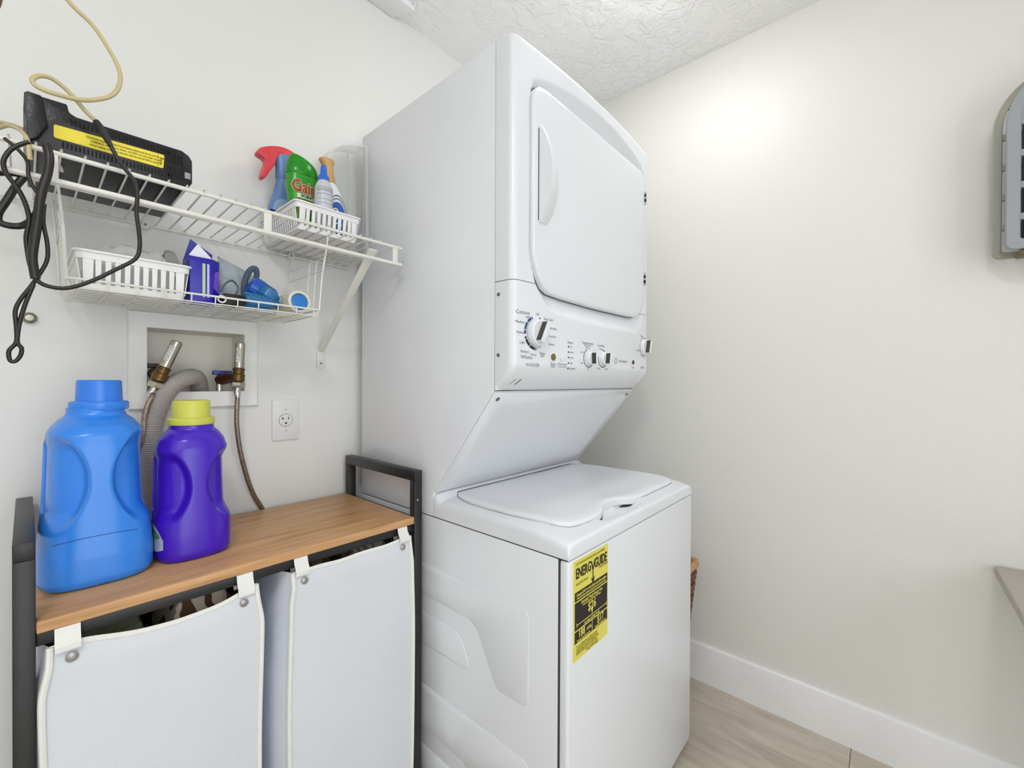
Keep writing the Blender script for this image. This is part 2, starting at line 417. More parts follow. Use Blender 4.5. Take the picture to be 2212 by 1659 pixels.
for i in range(len(us)-1):
    for j in range(len(ys)-1): b.faces.new((V[i][j], V[i+1][j], V[i+1][j+1], V[i][j+1]))
# skirt
rimv = [V[i][0] for i in range(len(us))] + [V[-1][j] for j in range(1, len(ys))] + [V[i][-1] for i in range(len(us)-2, -1, -1)] + [V[0][j] for j in range(len(ys)-2, 0, -1)]
low = [b.verts.new((v.co.x, v.co.y, 0.8080)) for v in rimv]
n = len(rimv)
for i in range(n): b.faces.new((rimv[i], rimv[(i+1) % n], low[(i+1) % n], low[i]))
b.faces.new(low)
obj('top_deck', b, APPL2, wd, ang=40)
# lid
lidp = [(-0.945, -0.425), (-0.966, -0.428), (-0.982, -0.448), (-0.992, -0.472), (-1.001, -0.52), (-1.003, -0.62), (-0.999, -0.70), (-0.990, -0.757), (-0.977, -0.781), (-0.955, -0.793), (-0.925, -0.797),
        (-0.885, -0.798), (-0.855, -0.796), (-0.830, -0.789), (-0.806, -0.776), (-0.775, -0.768), (-0.740, -0.770), (-0.712, -0.780), (-0.685, -0.792), (-0.655, -0.797), (-0.56, -0.797), (-0.44, -0.796),
        (-0.405, -0.788), (-0.388, -0.765), (-0.382, -0.70), (-0.382, -0.60), (-0.384, -0.50), (-0.392, -0.462), (-0.410, -0.432), (-0.440, -0.425), (-0.60, -0.425), (-0.80, -0.425)]
lp = [(p.x, p.y) for p in smoothpath([(x, y, 0) for x, y in lidp], 3, True)]
def droop(b):
    for v in b.verts:
        t = (-0.735-v.co.y)/0.0985
        if t > 0: v.co.z -= 0.0155*t**1.6
b = BM(); prism(b, offset_poly(lp, 0.0012), 'z', 0.825, 0.8539)
for v in b.verts:
    if v.co.z > 0.85: v.co.z = deck_z(v.co.x, v.co.y)+0.0003
obj('lid_gap', b, SEAM, wd)
b = BM()
cx0, cy0 = -0.69, -0.61
rings = []
for k, (off, z) in enumerate([(0.0, 0.8440), (0.0, 0.8585), (-0.002, 0.8605), (-0.008, 0.8618), (-0.03, 0.8612), (-0.034, 0.8606), (-0.10, 0.8606), (-0.16, 0.8606)]):
    if off > -0.02: pp_ = offset_poly(lp, off)
    else:
        f = 1+off/0.20; pp_ = [(cx0+(x-cx0)*(1+off/0.31*0.9), cy0+(y-cy0)*(1+off/0.187*0.9)) for x, y in lp]
    rings.append([b.verts.new((x, y, z)) for x, y in pp_])
for i in range(len(rings)-1):
    n = len(lp)
    for k in range(n): b.faces.new((rings[i][k], rings[i][(k+1) % n], rings[i+1][(k+1) % n], rings[i+1][k]))
b.faces.new(rings[-1]); b.faces.new(list(reversed(rings[0]))); droop(b)
obj('lid', b, APPL2, wd)
# dryer cabinet (side profile) 
b = BM()
prism(b, [(YB, 0.8062), (YB, 1.9252), (YD, 1.9252), (YD, 1.1375), (-0.4085, 0.867), (-0.4085, 0.8062)], 'x', XL, XR, 0.0035, 2)
dc = obj('dryer_cabinet', b, APPL, wd)
stamp(dc, [(-0.60, 1.20), (-0.60, 1.46), (-0.10, 1.46), (-0.10, 1.20), (-0.16, 1.20), (-0.21, 1.33), (-0.24, 1.355), (-0.45, 1.355), (-0.483, 1.335), (-0.546, 1.20)], d=0.0004, name='stamped_panel')
# slanted panel (recess frame) and screws
nrm = Vector((0, -(1.1375-0.867), -(0.6295-0.4085))); sl = Vector((0, -(0.6295-0.4085), 1.1375-0.867)).normalized(); nn = Vector((0, -sl.z, sl.y)) # outward = front & down
b = BM()
p0 = Vector((0, -0.4085, 0.867)); L = math.hypot(0.221, 0.2705)
def SP(x, s, d): q = p0+sl*s+nn*d; return (x, q.y, q.z)
t = BM()
fr = [(XL+0.002, 0.004), (XR-0.002, 0.004), (XR-0.002, L-0.004), (XL+0.002, L-0.004)]
V0 = [t.verts.new(SP(x, s, 0.001)) for x, s in fr]; V1 = [t.verts.new(SP(x, s, 0.004)) for x, s in offset_poly(fr, -0.003)]; V2 = [t.verts.new(SP(x, s, 0.004)) for x, s in offset_poly(fr, -0.045)]; V3 = [t.verts.new(SP(x, s, -0.002+0.0035)) for x, s in offset_poly(fr, -0.062)]
for A, B_ in ((V0, V1), (V1, V2), (V2, V3)):
    for k in range(4): t.faces.new((A[k], A[(k+1) % 4], B_[(k+1) % 4], B_[k]))
t.faces.new(V3); t.faces.new(list(reversed(V0))); merge(b, t)
slp = obj('slanted_panel', b, APPL2, wd, ang=50)
for sx_ in (XL+0.022, XR-0.022):
    b = BM(); q = Vector(SP(sx_, L-0.022, 0.004)); R = nn.to_track_quat('Z', 'Y').to_matrix().to_4x4()
    lathe(b, [(0.0058, 0.0), (0.0058, 0.0012), (0.003, 0.0022), (0.001, 0.0022)], q, tilt=R, seg=14); obj('screw', b, mat('screw_steel', (128, 128, 124), 0.35, 0.9), slp)
# dryer front heightfield
DOOR = [(-0.977, 1.455), (-0.961, 1.408), (-0.938, 1.378), (-0.915, 1.368), (-0.85, 1.364), (-0.70, 1.3615), (-0.50, 1.363), (-0.462, 1.366), (-0.430, 1.382), (-0.410, 1.410), (-0.402, 1.45), (-0.400, 1.80), (-0.404, 1.825), (-0.422, 1.840), (-0.70, 1.842), (-0.93, 1.841), (-0.958, 1.836), (-0.974, 1.820), (-0.978, 1.80)]
BAND = [(-0.984, 1.45), (-0.966, 1.385), (-0.935, 1.345), (-0.905, 1.323), (-0.785, 1.315), (-0.656, 1.312), (-0.456, 1.316), (-0.415, 1.345), (-0.393, 1.39), (-0.389, 1.46), (-0.389, 1.838), (-0.420, 1.858), (-0.50, 1.874), (-0.615, 1.884), (-0.708, 1.886), (-0.829, 1.879), (-0.932, 1.860), (-0.975, 1.842), (-0.984, 1.80)]
YDOOR = -0.6750
def front_y(x, z):
    u = (x-xc)/hw
    y = -(0.684+0.018*(1-u*u))
    dd = polydist((x, z), DOOR)
    if dd <= 0: y = YDOOR
    else:
        db = polydist((x, z), BAND)
        if db < 0:
            t = dd/(dd-db); y = YDOOR*(1-t)+y*t
    if z < 1.197: t = (1.197-z)/(1.197-1.1385); y += 0.056*(0.30*t+0.70*t*t)
    r = 0.016; d = min(x-XL, XR-x)
    if d < r: y += r-math.sqrt(max(0, r*r-(r-d)**2))
    r = 0.012; d = 1.9245-z
    if d < r: y += r-math.sqrt(max(0, r*r-(r-d)**2))
    return min(y, -0.632)
def lut(a, b_, n, edge, m=5):
    out = [a+(b_-a)*0]; 
    ks = [edge*(1-math.cos(PI/2*k/m)) for k in range(m)]
    return ks
def shell(name, z0, z1, nz):
    b = BM()
    ed = [0.016*(1-math.cos(PI/2*k/6)) for k in range(6)]
    xs = [XL+e for e in ed] + [XL+0.016+(XR-XL-0.032)*k/128 for k in range(129)] + [XR-e for e in reversed(ed)]
    zs = [z0+(z1-z0)*k/nz for k in range(nz+1)]
    if z1 > 1.9: zs = [z for z in zs if z < 1.911] + [1.9245-0.012*(1-math.cos(PI/2*k/5)) for k in range(5, -1, -1)]
    V = [[b.verts.new((x, front_y(x, z), z)) for z in zs] for x in xs]
    for i in range(len(xs)-1):
        for j in range(len(zs)-1): b.faces.new((V[i][j], V[i+1][j], V[i+1][j+1], V[i][j+1]))
    rim = [V[i][0] for i in range(len(xs))] + [V[-1][j] for j in range(1, len(zs))] + [V[i][-1] for i in range(len(xs)-2, -1, -1)] + [V[0][j] for j in range(len(zs)-2, 0, -1)]
    bk = [b.verts.new((v.co.x, -0.6305, v.co.z)) for v in rim]; n = len(rim)
    for i in range(n): b.faces.new((rim[i], rim[(i+1) % n], bk[(i+1) % n], bk[i]))
    return obj(name, b, APPL2, wd, ang=38)
fascia = shell('dryer_fascia', ZS+0.0008, 1.9245, 110)
cpan = shell('control_panel', 1.1388, ZS-0.0008, 56)
b = BM(); box(b, XL+0.0012, XR-0.0012, -0.6307, -0.6290, 1.1368, 1.9235); box(b, XL+0.0012, XR-0.0012, -0.663, -0.631, ZS-0.006, ZS+0.006)
obj('panel_gap', b, SEAM, wd, smooth=False)
# door
b = BM(); prism(b, offset_poly(DOOR, 0.0016), 'y', -0.660, -0.6800); gk = obj('door_gasket', b, mat('door_gasket_grey', (104, 104, 100), 0.7), wd)
b = BM(); rr = []
for off, y in ((0.0, -0.669), (0.0, -0.6905), (-0.0012, -0.6935), (-0.004, -0.6950), (-0.012, -0.6954), (-0.10, -0.6958)):
    if off > -0.05: q_ = offset_poly(DOOR, off)
    else: q_ = [(-0.69+(x+0.69)*0.6, 1.602+(z-1.602)*0.6) for x, z in DOOR]
    rr.append([b.verts.new((x, y, z)) for x, z in q_])
n = len(DOOR)
for i in range(len(rr)-1):
    for k in range(n): b.faces.new((rr[i][k], rr[i][(k+1) % n], rr[i+1][(k+1) % n], rr[i+1][k]))
b.faces.new(rr[-1]); b.faces.new(list(reversed(rr[0])))
door = obj('dryer_door', b, APPL2, wd, ang=50)
# handle
b = BM(); N = 28; R_ = []
hx, hzt, hzb = -0.960, 1.744, 1.524
for k in range(N+1):
    t = k/N; s = math.sin(PI*t)**0.8; z = hzb+(hzt-hzb)*t
    pr = 0.004+0.034*s; wdt = 0.030+0.042*s
    R_.append([b.verts.new(p) for p in ((hx, -0.693, z), (hx, -0.695-pr*0.5, z), (hx+0.0005, -0.695-pr, z), (hx+0.004, -0.6955-pr, z), (hx+wdt*0.45, -0.6955-pr*0.66, z), (hx+wdt*0.85, -0.6955-pr*0.30, z), (hx+wdt, -0.6960, z), (hx+wdt, -0.693, z))])
for i in range(N):
    for k in range(8): b.faces.new((R_[i][k], R_[i][(k+1) % 8], R_[i+1][(k+1) % 8], R_[i+1][k]))
b.faces.new(R_[0]); b.faces.new(list(reversed(R_[-1])))
obj('door_handle', b, APPL2, door, ang=35)
b = BM(); box(b, hx-0.0022, hx+0.002, -0.6962, -0.689, hzb+0.004, hzt-0.006); obj('handle_gap', b, SEAM, door)
for hz in (1.762, 1.497):
    b = BM(); box(b, -0.4025, -0.3965, -0.6990, -0.679, hz-0.021, hz+0.021, 0.001)
    hg = obj('hinge', b, mat('hinge_steel', (196, 196, 198), 0.3, 0.8), door)
    b = BM(); box(b, -0.4040, -0.4005, -0.6997, -0.689, hz+0.003, hz+0.012); box(b, -0.4040, -0.4005, -0.6997, -0.689, hz-0.014, hz-0.004); obj('hinge_slot', b, PRINTD, hg)
# side screws on plastic
for z in (1.354, 1.218):
    b = BM(); lathe(b, [(0.0042, 0.0), (0.0042, 0.0012), (0.0022, 0.002), (0.001, 0.002)], (XL, -0.6415, z), 'x', 12); obj('screw', b, mat('screw_steel', (128, 128, 124)), wd)
# control panel things
def ring(b, x, z, r0, r1, a0, a1, lift=0.0006, nseg=None):
    nseg = nseg or max(3, int(abs(a1-a0)/0.12)); I = []; O = []
    for k in range(nseg+1):
        a = a0+(a1-a0)*k/nseg; ca, sa = math.cos(a), math.sin(a)
        for r, Lst in ((r0, I), (r1, O)):
            px, pz = x+r*ca, z+r*sa; Lst.append(b.verts.new((px, front_y(px, pz)-lift, pz)))
    for k in range(nseg): b.faces.new((I[k], I[k+1], O[k+1], O[k]))
def knob(x, z, r, h, ang_, dark):
    y0 = front_y(x, z)
    b = BM(); lathe(b, [(r*1.0, 0), (r*1.0, h*0.25), (r*0.93, h*0.45), (r*0.86, h*0.5), (r*0.2, h*0.5)], (x, y0, z), 'y', 32)
    k = obj('knob', b, APPL2, cpan)
    # grip bar
    ca, sa = math.cos(ang_), math.sin(ang_)
    b = BM(); t = BM(); box(t, -r*0.80, r*0.80, -h, -h*0.4, -r*0.24, r*0.24, r*0.08)
    merge(b, t, Matrix.Translation((x, y0, z)) @ Matrix.Rotation(-ang_, 4, 'Y')); obj('knob_grip', b, APPL2, k)
    b = BM(); t = BM(); box(t, -r*0.76, r*0.76, -h*0.95, -h*0.44, r*0.235, r*0.262)
    merge(b, t, Matrix.Translation((x, y0, z)) @ Matrix.Rotation(-ang_, 4, 'Y')); obj('grip_reflection', b, DARKGLOSS, k)  # dark strip painted in for the reflection on the grip side
    return k
knob(-0.961, 1.270, 0.032, 0.030, math.radians(62), True)
knob(-0.752, 1.2215, 0.0185, 0.027, math.radians(92), True)
knob(-0.680, 1.2235, 0.0185, 0.027, math.radians(80), True)
knob(-0.3935, 1.2745, 0.027, 0.028, math.radians(75), True)
b = BM(); ring(b, -0.961, 1.270, 0.0335, 0.0395, math.radians(118), math.radians(140)); ring(b, -0.961, 1.270, 0.0335, 0.0395, math.radians(143), math.radians(170)); ring(b, -0.961, 1.270, 0.0335, 0.0395, math.radians(173), math.radians(186)); ring(b, -0.961, 1.270, 0.0335, 0.0395, math.radians(110), math.radians(115))
obj('dial_marks', b, PRINTB, cpan)['kind'] = 'stuff'
b = BM()
for a0, a1 in ((196, 203), (206, 232), (235, 262), (265, 270), (70, 74)): ring(b, -0.961, 1.270, 0.0335, 0.0395, math.radians(a0), math.radians(a1))
ring(b, -0.752, 1.2215, 0.0225, 0.0245, math.radians(110), math.radians(320)); ring(b, -0.680, 1.2235, 0.0225, 0.0245, math.radians(170), math.radians(310)); ring(b, -0.680, 1.2235, 0.0225, 0.0245, math.radians(60), math.radians(90))
for k in range(5):
    z = 1.2465-k*0.0135; ring(b, -0.842, z, 0, 0.0028, 0, 2*PI, nseg=4)
obj('dial_marks', b, PRINTD, cpan)['kind'] = 'stuff'
b = BM(); ring(b, -0.3935, 1.2745, 0.0295, 0.0315, math.radians(95), math.radians(330)); ring(b, -0.961, 1.270, 0.0335, 0.0345, math.radians(-85), math.radians(60)); ring(b, -0.602, 1.221, 0.0065, 0.0085, 0, 2*PI)
obj('dial_marks', b, PRINT, cpan)['kind'] = 'stuff'
for x, z, r, m in ((-0.901, 1.218, 0.0085, mat('olive_button', (112, 104, 30), 0.35)), (-0.867, 1.2185, 0.0085, APPL2), (-0.480, 1.2215, 0.0065, mat('brown_button', (70, 46, 26), 0.35))):
    b = BM(); lathe(b, [(r, 0), (r, 0.002), (r*0.7, 0.0032), (r*0.2, 0.0034)], (x, front_y(x, z), z), 'y', 20); obj('button', b, m, cpan)
def ptext(s, x, z, size, m=PRINT, sx=1.0):
    t_ = text(s, size, (x, 0, z), (1, 0, 0), (0, 0, 1), m, 'printed_text', cpan, sx=sx, ext=0.0)
    W_ = wloc(cpan)
    for v in t_.data.vertices: v.co.y = front_y(v.co.x+W_.x, v.co.z+W_.z)-0.0005-W_.y
    return t_
for s, x, z, sz in (('Cottons', -1.004, 1.313, .0125), ('Light', -0.989, 1.3045, .008), ('Off', -0.958, 1.3135, .008), ('Easy Care', -0.919, 1.306, .0085), ('Delicates', -0.905, 1.286, .0085), ('Medium', -1.012, 1.291, .009), ('Heavy', -1.012, 1.268, .009),
                    ('Cottons', -0.905, 1.267, .0085), ('Linens', -0.908, 1.248, .0085), ('Light', -1.006, 1.246, .0085), ('Medium', -0.998, 1.226, .0085), ('Heavy', -0.970, 1.2205, .008), ('Rinse', -0.940, 1.2245, .008), ('Spin', -0.940, 1.219, .008),
                    ('Whites', -0.992, 1.2135, .0125), ('WASHER', -0.972, 1.1965, .011), ('Start', -0.901, 1.201, .011), ('Pause', -0.901, 1.195, .007), ('Water Saver', -0.866, 1.202, .0075), ('Second Rinse', -0.866, 1.196, .0065),
                    ('Status', -0.835, 1.2575, .0095), ('On', -0.831, 1.2465, .007), ('Wash', -0.829, 1.233, .007), ('Rinse', -0.829, 1.2195, .007), ('Spin', -0.830, 1.206, .007), ('Complete', -0.825, 1.1925, .007),
                    ('Temperature', -0.757, 1.261, .0105), ('Wash Rinse', -0.757, 1.2545, .007), ('Load Size', -0.688, 1.259, .0095), ('Warm', -0.757, 1.2485, .007), ('Medium', -0.686, 1.2495, .007), ('Cold', -0.784, 1.236, .007), ('Hot', -0.783, 1.208, .007), ('Hot', -0.752, 1.193, .007), ('Small', -0.700, 1.196, .007), ('Large', -0.658, 1.196, .0075),
                    ('SPACEMAKER', -0.555, 1.2205, .010), ('Start', -0.480, 1.205, .009), ('Cottons', -0.408, 1.310, .009), ('Heavy', -0.378, 1.305, .009), ('Easy Care', -0.432, 1.262, .009), ('DRYER', -0.400, 1.207, .010)):
    ptext(s, x, z, sz, PRINT if s in ('WASHER', 'SPACEMAKER', 'Wash Rinse', 'Pause', 'Second Rinse', 'DRYER') else mat('dark_grey_print', (104, 106, 108)))
# chin sticker (small slanted emblem)
zz = 1.158; xx = -0.998
b = BM(); 
for dx, wd_ in ((-0.012, .0022), (0.004, .005)):
    q = [(xx+dx, zz-0.006), (xx+dx+wd_, zz-0.006), (xx+dx+wd_+0.006, zz+0.006), (xx+dx+0.006, zz+0.006)]
    b.faces.new([b.verts.new((px, front_y(px, pz)-0.0008, pz)) for px, pz in q])
obj('printed_mark', b, PRINT, cpan)
# energy label sticker on the front panel
lx0, lx1, lz0, lz1 = -1.0185, -0.8815, 0.5985, 0.8000
ly = DW-0.0006
b = BM(); box(b, lx0, lx1, ly, DW+0.001, lz0, lz1); es = obj('energy_label', b, mat('energy_label_yellow', (224, 216, 96), 0.5), fp, smooth=False, label='yellow paper energy label with black bars')
def lab(x0, x1, z0, z1, m, d=0.0004, name='printed_bar'):
    b = BM(); w_, h_ = lx1-lx0, lz1-lz0
    box(b, lx0+x0*w_, lx0+x1*w_, ly-d, ly+0.0002, lz1-z1*h_, lz1-z0*h_); return obj(name, b, m, es, smooth=False)
def ltext(s, u, v, size, m, sx=1.0, bold=0.0, align='CENTER'):
    return text(s, size, (lx0+u*(lx1-lx0), ly-0.0009, lz1-v*(lz1-lz0)), (1, 0, 0), (0, 0, 1), m, 'printed_text', es, sx=sx, bold=bold, align=align)
YL = MATS['energy_label_yellow']
INK = mat('label_ink', (36, 24, 28), 0.6)
INK2 = mat('label_fine_print', (150, 140, 50), 0.6)
ltext('ENERG', 0.265, 0.135, 0.029, INK, 0.64, 0.0005); ltext('GUIDE', 0.768, 0.135, 0.029, INK, 0.62, 0.0005)
# the long arrow letter
b = BM()
ax, az = lx0+0.535*(lx1-lx0), lz1-0.085*(lz1-lz0)
for q in ([(-.009, 0), (-.0055, 0), (0.0018, -.020), (-.0018, -.020)], [(.009, 0), (.0055, 0), (-.0018, -.020), (.0018, -.020)], [(-.0014, -.019), (.0014, -.019), (.0014, -.044), (-.0014, -.044)], [(-.0075, -.036), (-.0045, -.036), (0, -.042), (0, -.048)], [(.0075, -.036), (.0045, -.036), (0, -.042), (0, -.048)]):
    b.faces.new([b.verts.new((ax+u, ly-0.0010, az+v)) for u, v in q])
obj('printed_arrow', b, INK, es, smooth=False)
lab(0.04, 0.98, 0.315, 0.405, INK); lab(0.04, 0.98, 0.42, 0.695, INK); lab(0.04, 0.515, 0.71, 0.825, INK); lab(0.535, 0.98, 0.71, 0.825, INK)
ltext('Compare ONLY to other labels with yellow numbers.', 0.51, 0.345, 0.0088, YL, 0.62); ltext('Labels with yellow numbers are based on the same test procedures.', 0.51, 0.378, 0.0070, YL, 0.60)
ltext('Estimated Yearly Energy Cost', 0.51, 0.445, 0.0105, YL, 0.66); ltext('when used with an electric water heater', 0.51, 0.478, 0.0062, YL, 0.7)
ltext('$26', 0.51, 0.545, 0.026, YL, 0.8, 0.0003)
b = BM(); ax = lx0+0.51*(lx1-lx0); az = lz1-0.585*(lz1-lz0); b.faces.new([b.verts.new((ax+u, ly-0.001, az+v)) for u, v in ((-.004, 0), (0.004, 0), (0, -.011))]); obj('printed_arrow', b, YL, es, smooth=False)
lab(0.09, 0.95, 0.642, 0.648, YL, 0.0009); lab(0.085, 0.095, 0.625, 0.665, YL, 0.0009); lab(0.945, 0.955, 0.625, 0.665, YL, 0.0009)
ltext('Cost Range of Similar Models', 0.51, 0.673, 0.0075, YL, 0.7)
ltext('$17', 0.76, 0.750, 0.022, YL, 0.8, 0.0002); ltext('188', 0.22, 0.750, 0.022, YL, 0.78, 0.0002); ltext('kWh', 0.43, 0.757, 0.011, YL, 0.8)
ltext('Estimated Yearly Electricity Use', 0.28, 0.806, 0.0060, YL, 0.65); ltext('Estimated Yearly Energy Cost', 0.76, 0.806, 0.0060, YL, 0.62)
for i, s in enumerate(('Your cost will depend on your utility rates and use.', 'Cost range based only on standard capacity models.', 'Estimated energy cost based on six wash loads a week.', 'Estimated operating cost based on national average.')):
    ltext(s, 0.08, 0.862+i*0.024, 0.0054, INK2, 0.72, align='LEFT')
ltext('ftc.gov/energy', 0.52, 0.965, 0.009, INK2, 0.9)
ltext('Clothes Washer', 0.85, 0.20, 0.007, INK2, 0.8); ltext('Capacity Class: Standard', 0.06, 0.235, 0.0065, INK2, 0.7, align='LEFT'); ltext('U.S. Government', 0.06, 0.035, 0.007, INK2, 0.8, align='LEFT'); ltext('Federal law prohibits removal of this label', 0.62, 0.035, 0.0065, INK2, 0.65)

# ================================================================== WIRE SHELF
SZ = 1.5164; YF = -0.305
shelf = thing('wire_shelf', 'long white wire shelf fixed high on the back wall', 'shelf', (-1.45, 0, SZ))
sx0, sx1 = -2.10, -1.063
for nm, y, z, r in (('front_rail', YF, 1.4725, 0.0048), ('front_rail', YF, SZ, 0.0040), ('back_rail', -0.012, SZ-0.003, 0.0030), ('middle_rail', -0.16, SZ-0.0045, 0.0026)):
    b = BM(); tube(b, [(sx0, y, z), (sx1+0.0, y, z)], r, 12); obj(nm, b, WIRE, shelf)
b = BM(); tube(b, smoothpath([(0, -0.010, SZ-0.006), (0, -0.012, SZ+0.0012), (0, -0.02, SZ+0.0018), (0, -0.16, SZ+0.0012), (0, YF+0.005, SZ+0.0045), (0, YF-0.002, SZ+0.0052), (0, YF-0.004, SZ+0.002)], 2), 0.00175, 6)
W0 = wloc(shelf)
me0 = obj('wire', b, WIRE, shelf)
me0.data.transform(Matrix.Translation(W0*1.0)); me0.data.transform(Matrix.Translation((0, -W0.y, -W0.z)) @ Matrix.Translation((-0.0, 0, 0)))
me0.data.transform(Matrix.Translation((-0.0, 0, 0)))
k = 0; x = -1.075
first = True
while x > sx0:
    lx = x-W0.x
    # mesh now sits at local x = 0
    if first: me0.location = (lx, 0, 0); first = False
    else: copy_of(me0, shelf, (lx, 0, 0))
    x -= 0.0268
for x in (-1.083, -1.392, -1.702, -2.01):
    b = BM(); box(b, x-0.0075, x+0.0075, YF-0.0022, YF+0.0016, 1.472, SZ, 0.001); obj('rail_tie', b, WIRE, shelf)
# wall clips
for x in (-1.235, -1.55):
    b = BM(); box(b, x-0.006, x+0.006, -0.022, -0.0005, SZ-0.012, SZ+0.004, 0.002); obj('wall_clip', b, WIRE, shelf)
    b = BM(); lathe(b, [(0.003, 0), (0.003, 0.001), (0.001, 0.0015)], (x, -0.022, SZ-0.004), 'y', 10); obj('screw', b, PRINT, shelf)
# diagonal bracket
for bx in (-1.1435,):
    b = BM(); t = BM(); 
    A = Vector((bx, -0.008, 1.252)); B_ = Vector((bx, -0.300, 1.497)); d = (B_-A).normalized(); nv = Vector((0, -d.z, d.y))
    pts = []
    for p, wv in ((A, 0.008), (B_, 0.0115)): 
        pts.append([t.verts.new(p+Vector((sx_*wv, 0, 0))+nv*h_) for sx_, h_ in ((-1, -0.001), (1, -0.001), (1, 0.0022), (0, 0.0045), (-1, 0.0022))])
    for kk in range(5): t.faces.new((pts[0][kk], pts[0][(kk+1) % 5], pts[1][(kk+1) % 5], pts[1][kk]))
    t.faces.new(pts[0]); t.faces.new(list(reversed(pts[1]))); merge(b, t)
    br = obj('support_bracket', b, WIRE, shelf, ang=60)
    b = BM(); prism(b, round_poly([(bx-0.012, 1.197), (bx+0.012, 1.197), (bx+0.012, 1.235), (bx+0.008, 1.262), (bx-0.008, 1.262), (bx-0.012, 1.235)], 0.004, 3), 'y', -0.0005, -0.004, 0.001); obj('bracket_foot', b, WIRE, br)
    b = BM(); lathe(b, [(0.0035, 0), (0.0035, 0.001), (0.001, 0.002)], (bx, -0.004, 1.212), 'y', 12); obj('screw', b, PRINT, br)

# ---------------------------------------------- hanging wire basket
hb = thing('hanging_wire_basket', 'white wire basket hung underneath the long wire shelf', 'basket', (-1.47, -0.14, 1.317))
bx0, bx1, by0, by1, bz = -1.683, -1.256, -0.243, -0.040, 1.318
b = BM(); tube(b, smoothpath([(bx0, by0, bz+0.015), (bx1, by0, bz+0.015), (bx1, by1, bz+0.015), (bx0, by1, bz+0.015)], 1, True), 0.0022, 6, True); obj('rim_wire', b, WIRE, hb)
Wb = wloc(hb)
ny = 8
for k in range(ny):
    y = by0+0.004+(by1-by0-0.008)*k/(ny-1)
    b = BM(); tube(b, [(bx0, y, bz+0.014), (bx0+0.004, y, bz+0.001), (bx0+0.012, y, bz), (bx1-0.012, y, bz), (bx1-0.004, y, bz+0.001), (bx1, y, bz+0.014)], 0.0015, 6); obj('wire', b, WIRE, hb)
for k in range(11):
    x = bx0+0.012+(bx1-bx0-0.024)*k/10
    b = BM(); tube(b, [(x, by0, bz+0.015), (x, by0+0.002, bz+0.002), (x, by0+0.010, bz-0.002), (x, by1-0.010, bz-0.002), (x, by1, bz+0.015)], 0.0013, 6); obj('wire', b, WIRE, hb)
for ex, sg in ((bx1, 1), (bx0, -1)):
    top = SZ+0.002
    lean = 0.022*sg if sg > 0 else -0.012
    b = BM(); tube(b, smoothpath([(ex, by0, bz+0.012), (ex+lean*0.35, by0, 1.42), (ex+lean*0.8, by0, 1.485), (ex+lean, by0, top+0.006), (ex+lean+0.004, by0+0.008, top+0.008), (ex+lean+0.008, by0+0.014, top-0.004)], 3), 0.0022, 6); obj('hanger_wire', b, WIRE, hb)
    b = BM(); tube(b, smoothpath([(ex, by1, bz+0.012), (ex+lean*0.35, by1, 1.42), (ex+lean*0.9, by1, top+0.006)], 3), 0.0020, 6); obj('hanger_wire', b, WIRE, hb)
    for yy in (-0.205, -0.165):
        b = BM(); tube(b, [(ex, yy, bz+0.002), (ex+lean*0.35, yy, 1.42), (ex+lean*0.5, yy, 1.462)], 0.0015, 6); obj('wire', b, WIRE, hb)
    for zz, l0 in ((1.462, 0.5), (1.432, 0.40)):
        b = BM(); tube(b, [(ex+lean*l0, by0+0.002, zz), (ex+lean*l0, by1, zz)], 0.0015, 6); obj('wire', b, WIRE, hb)

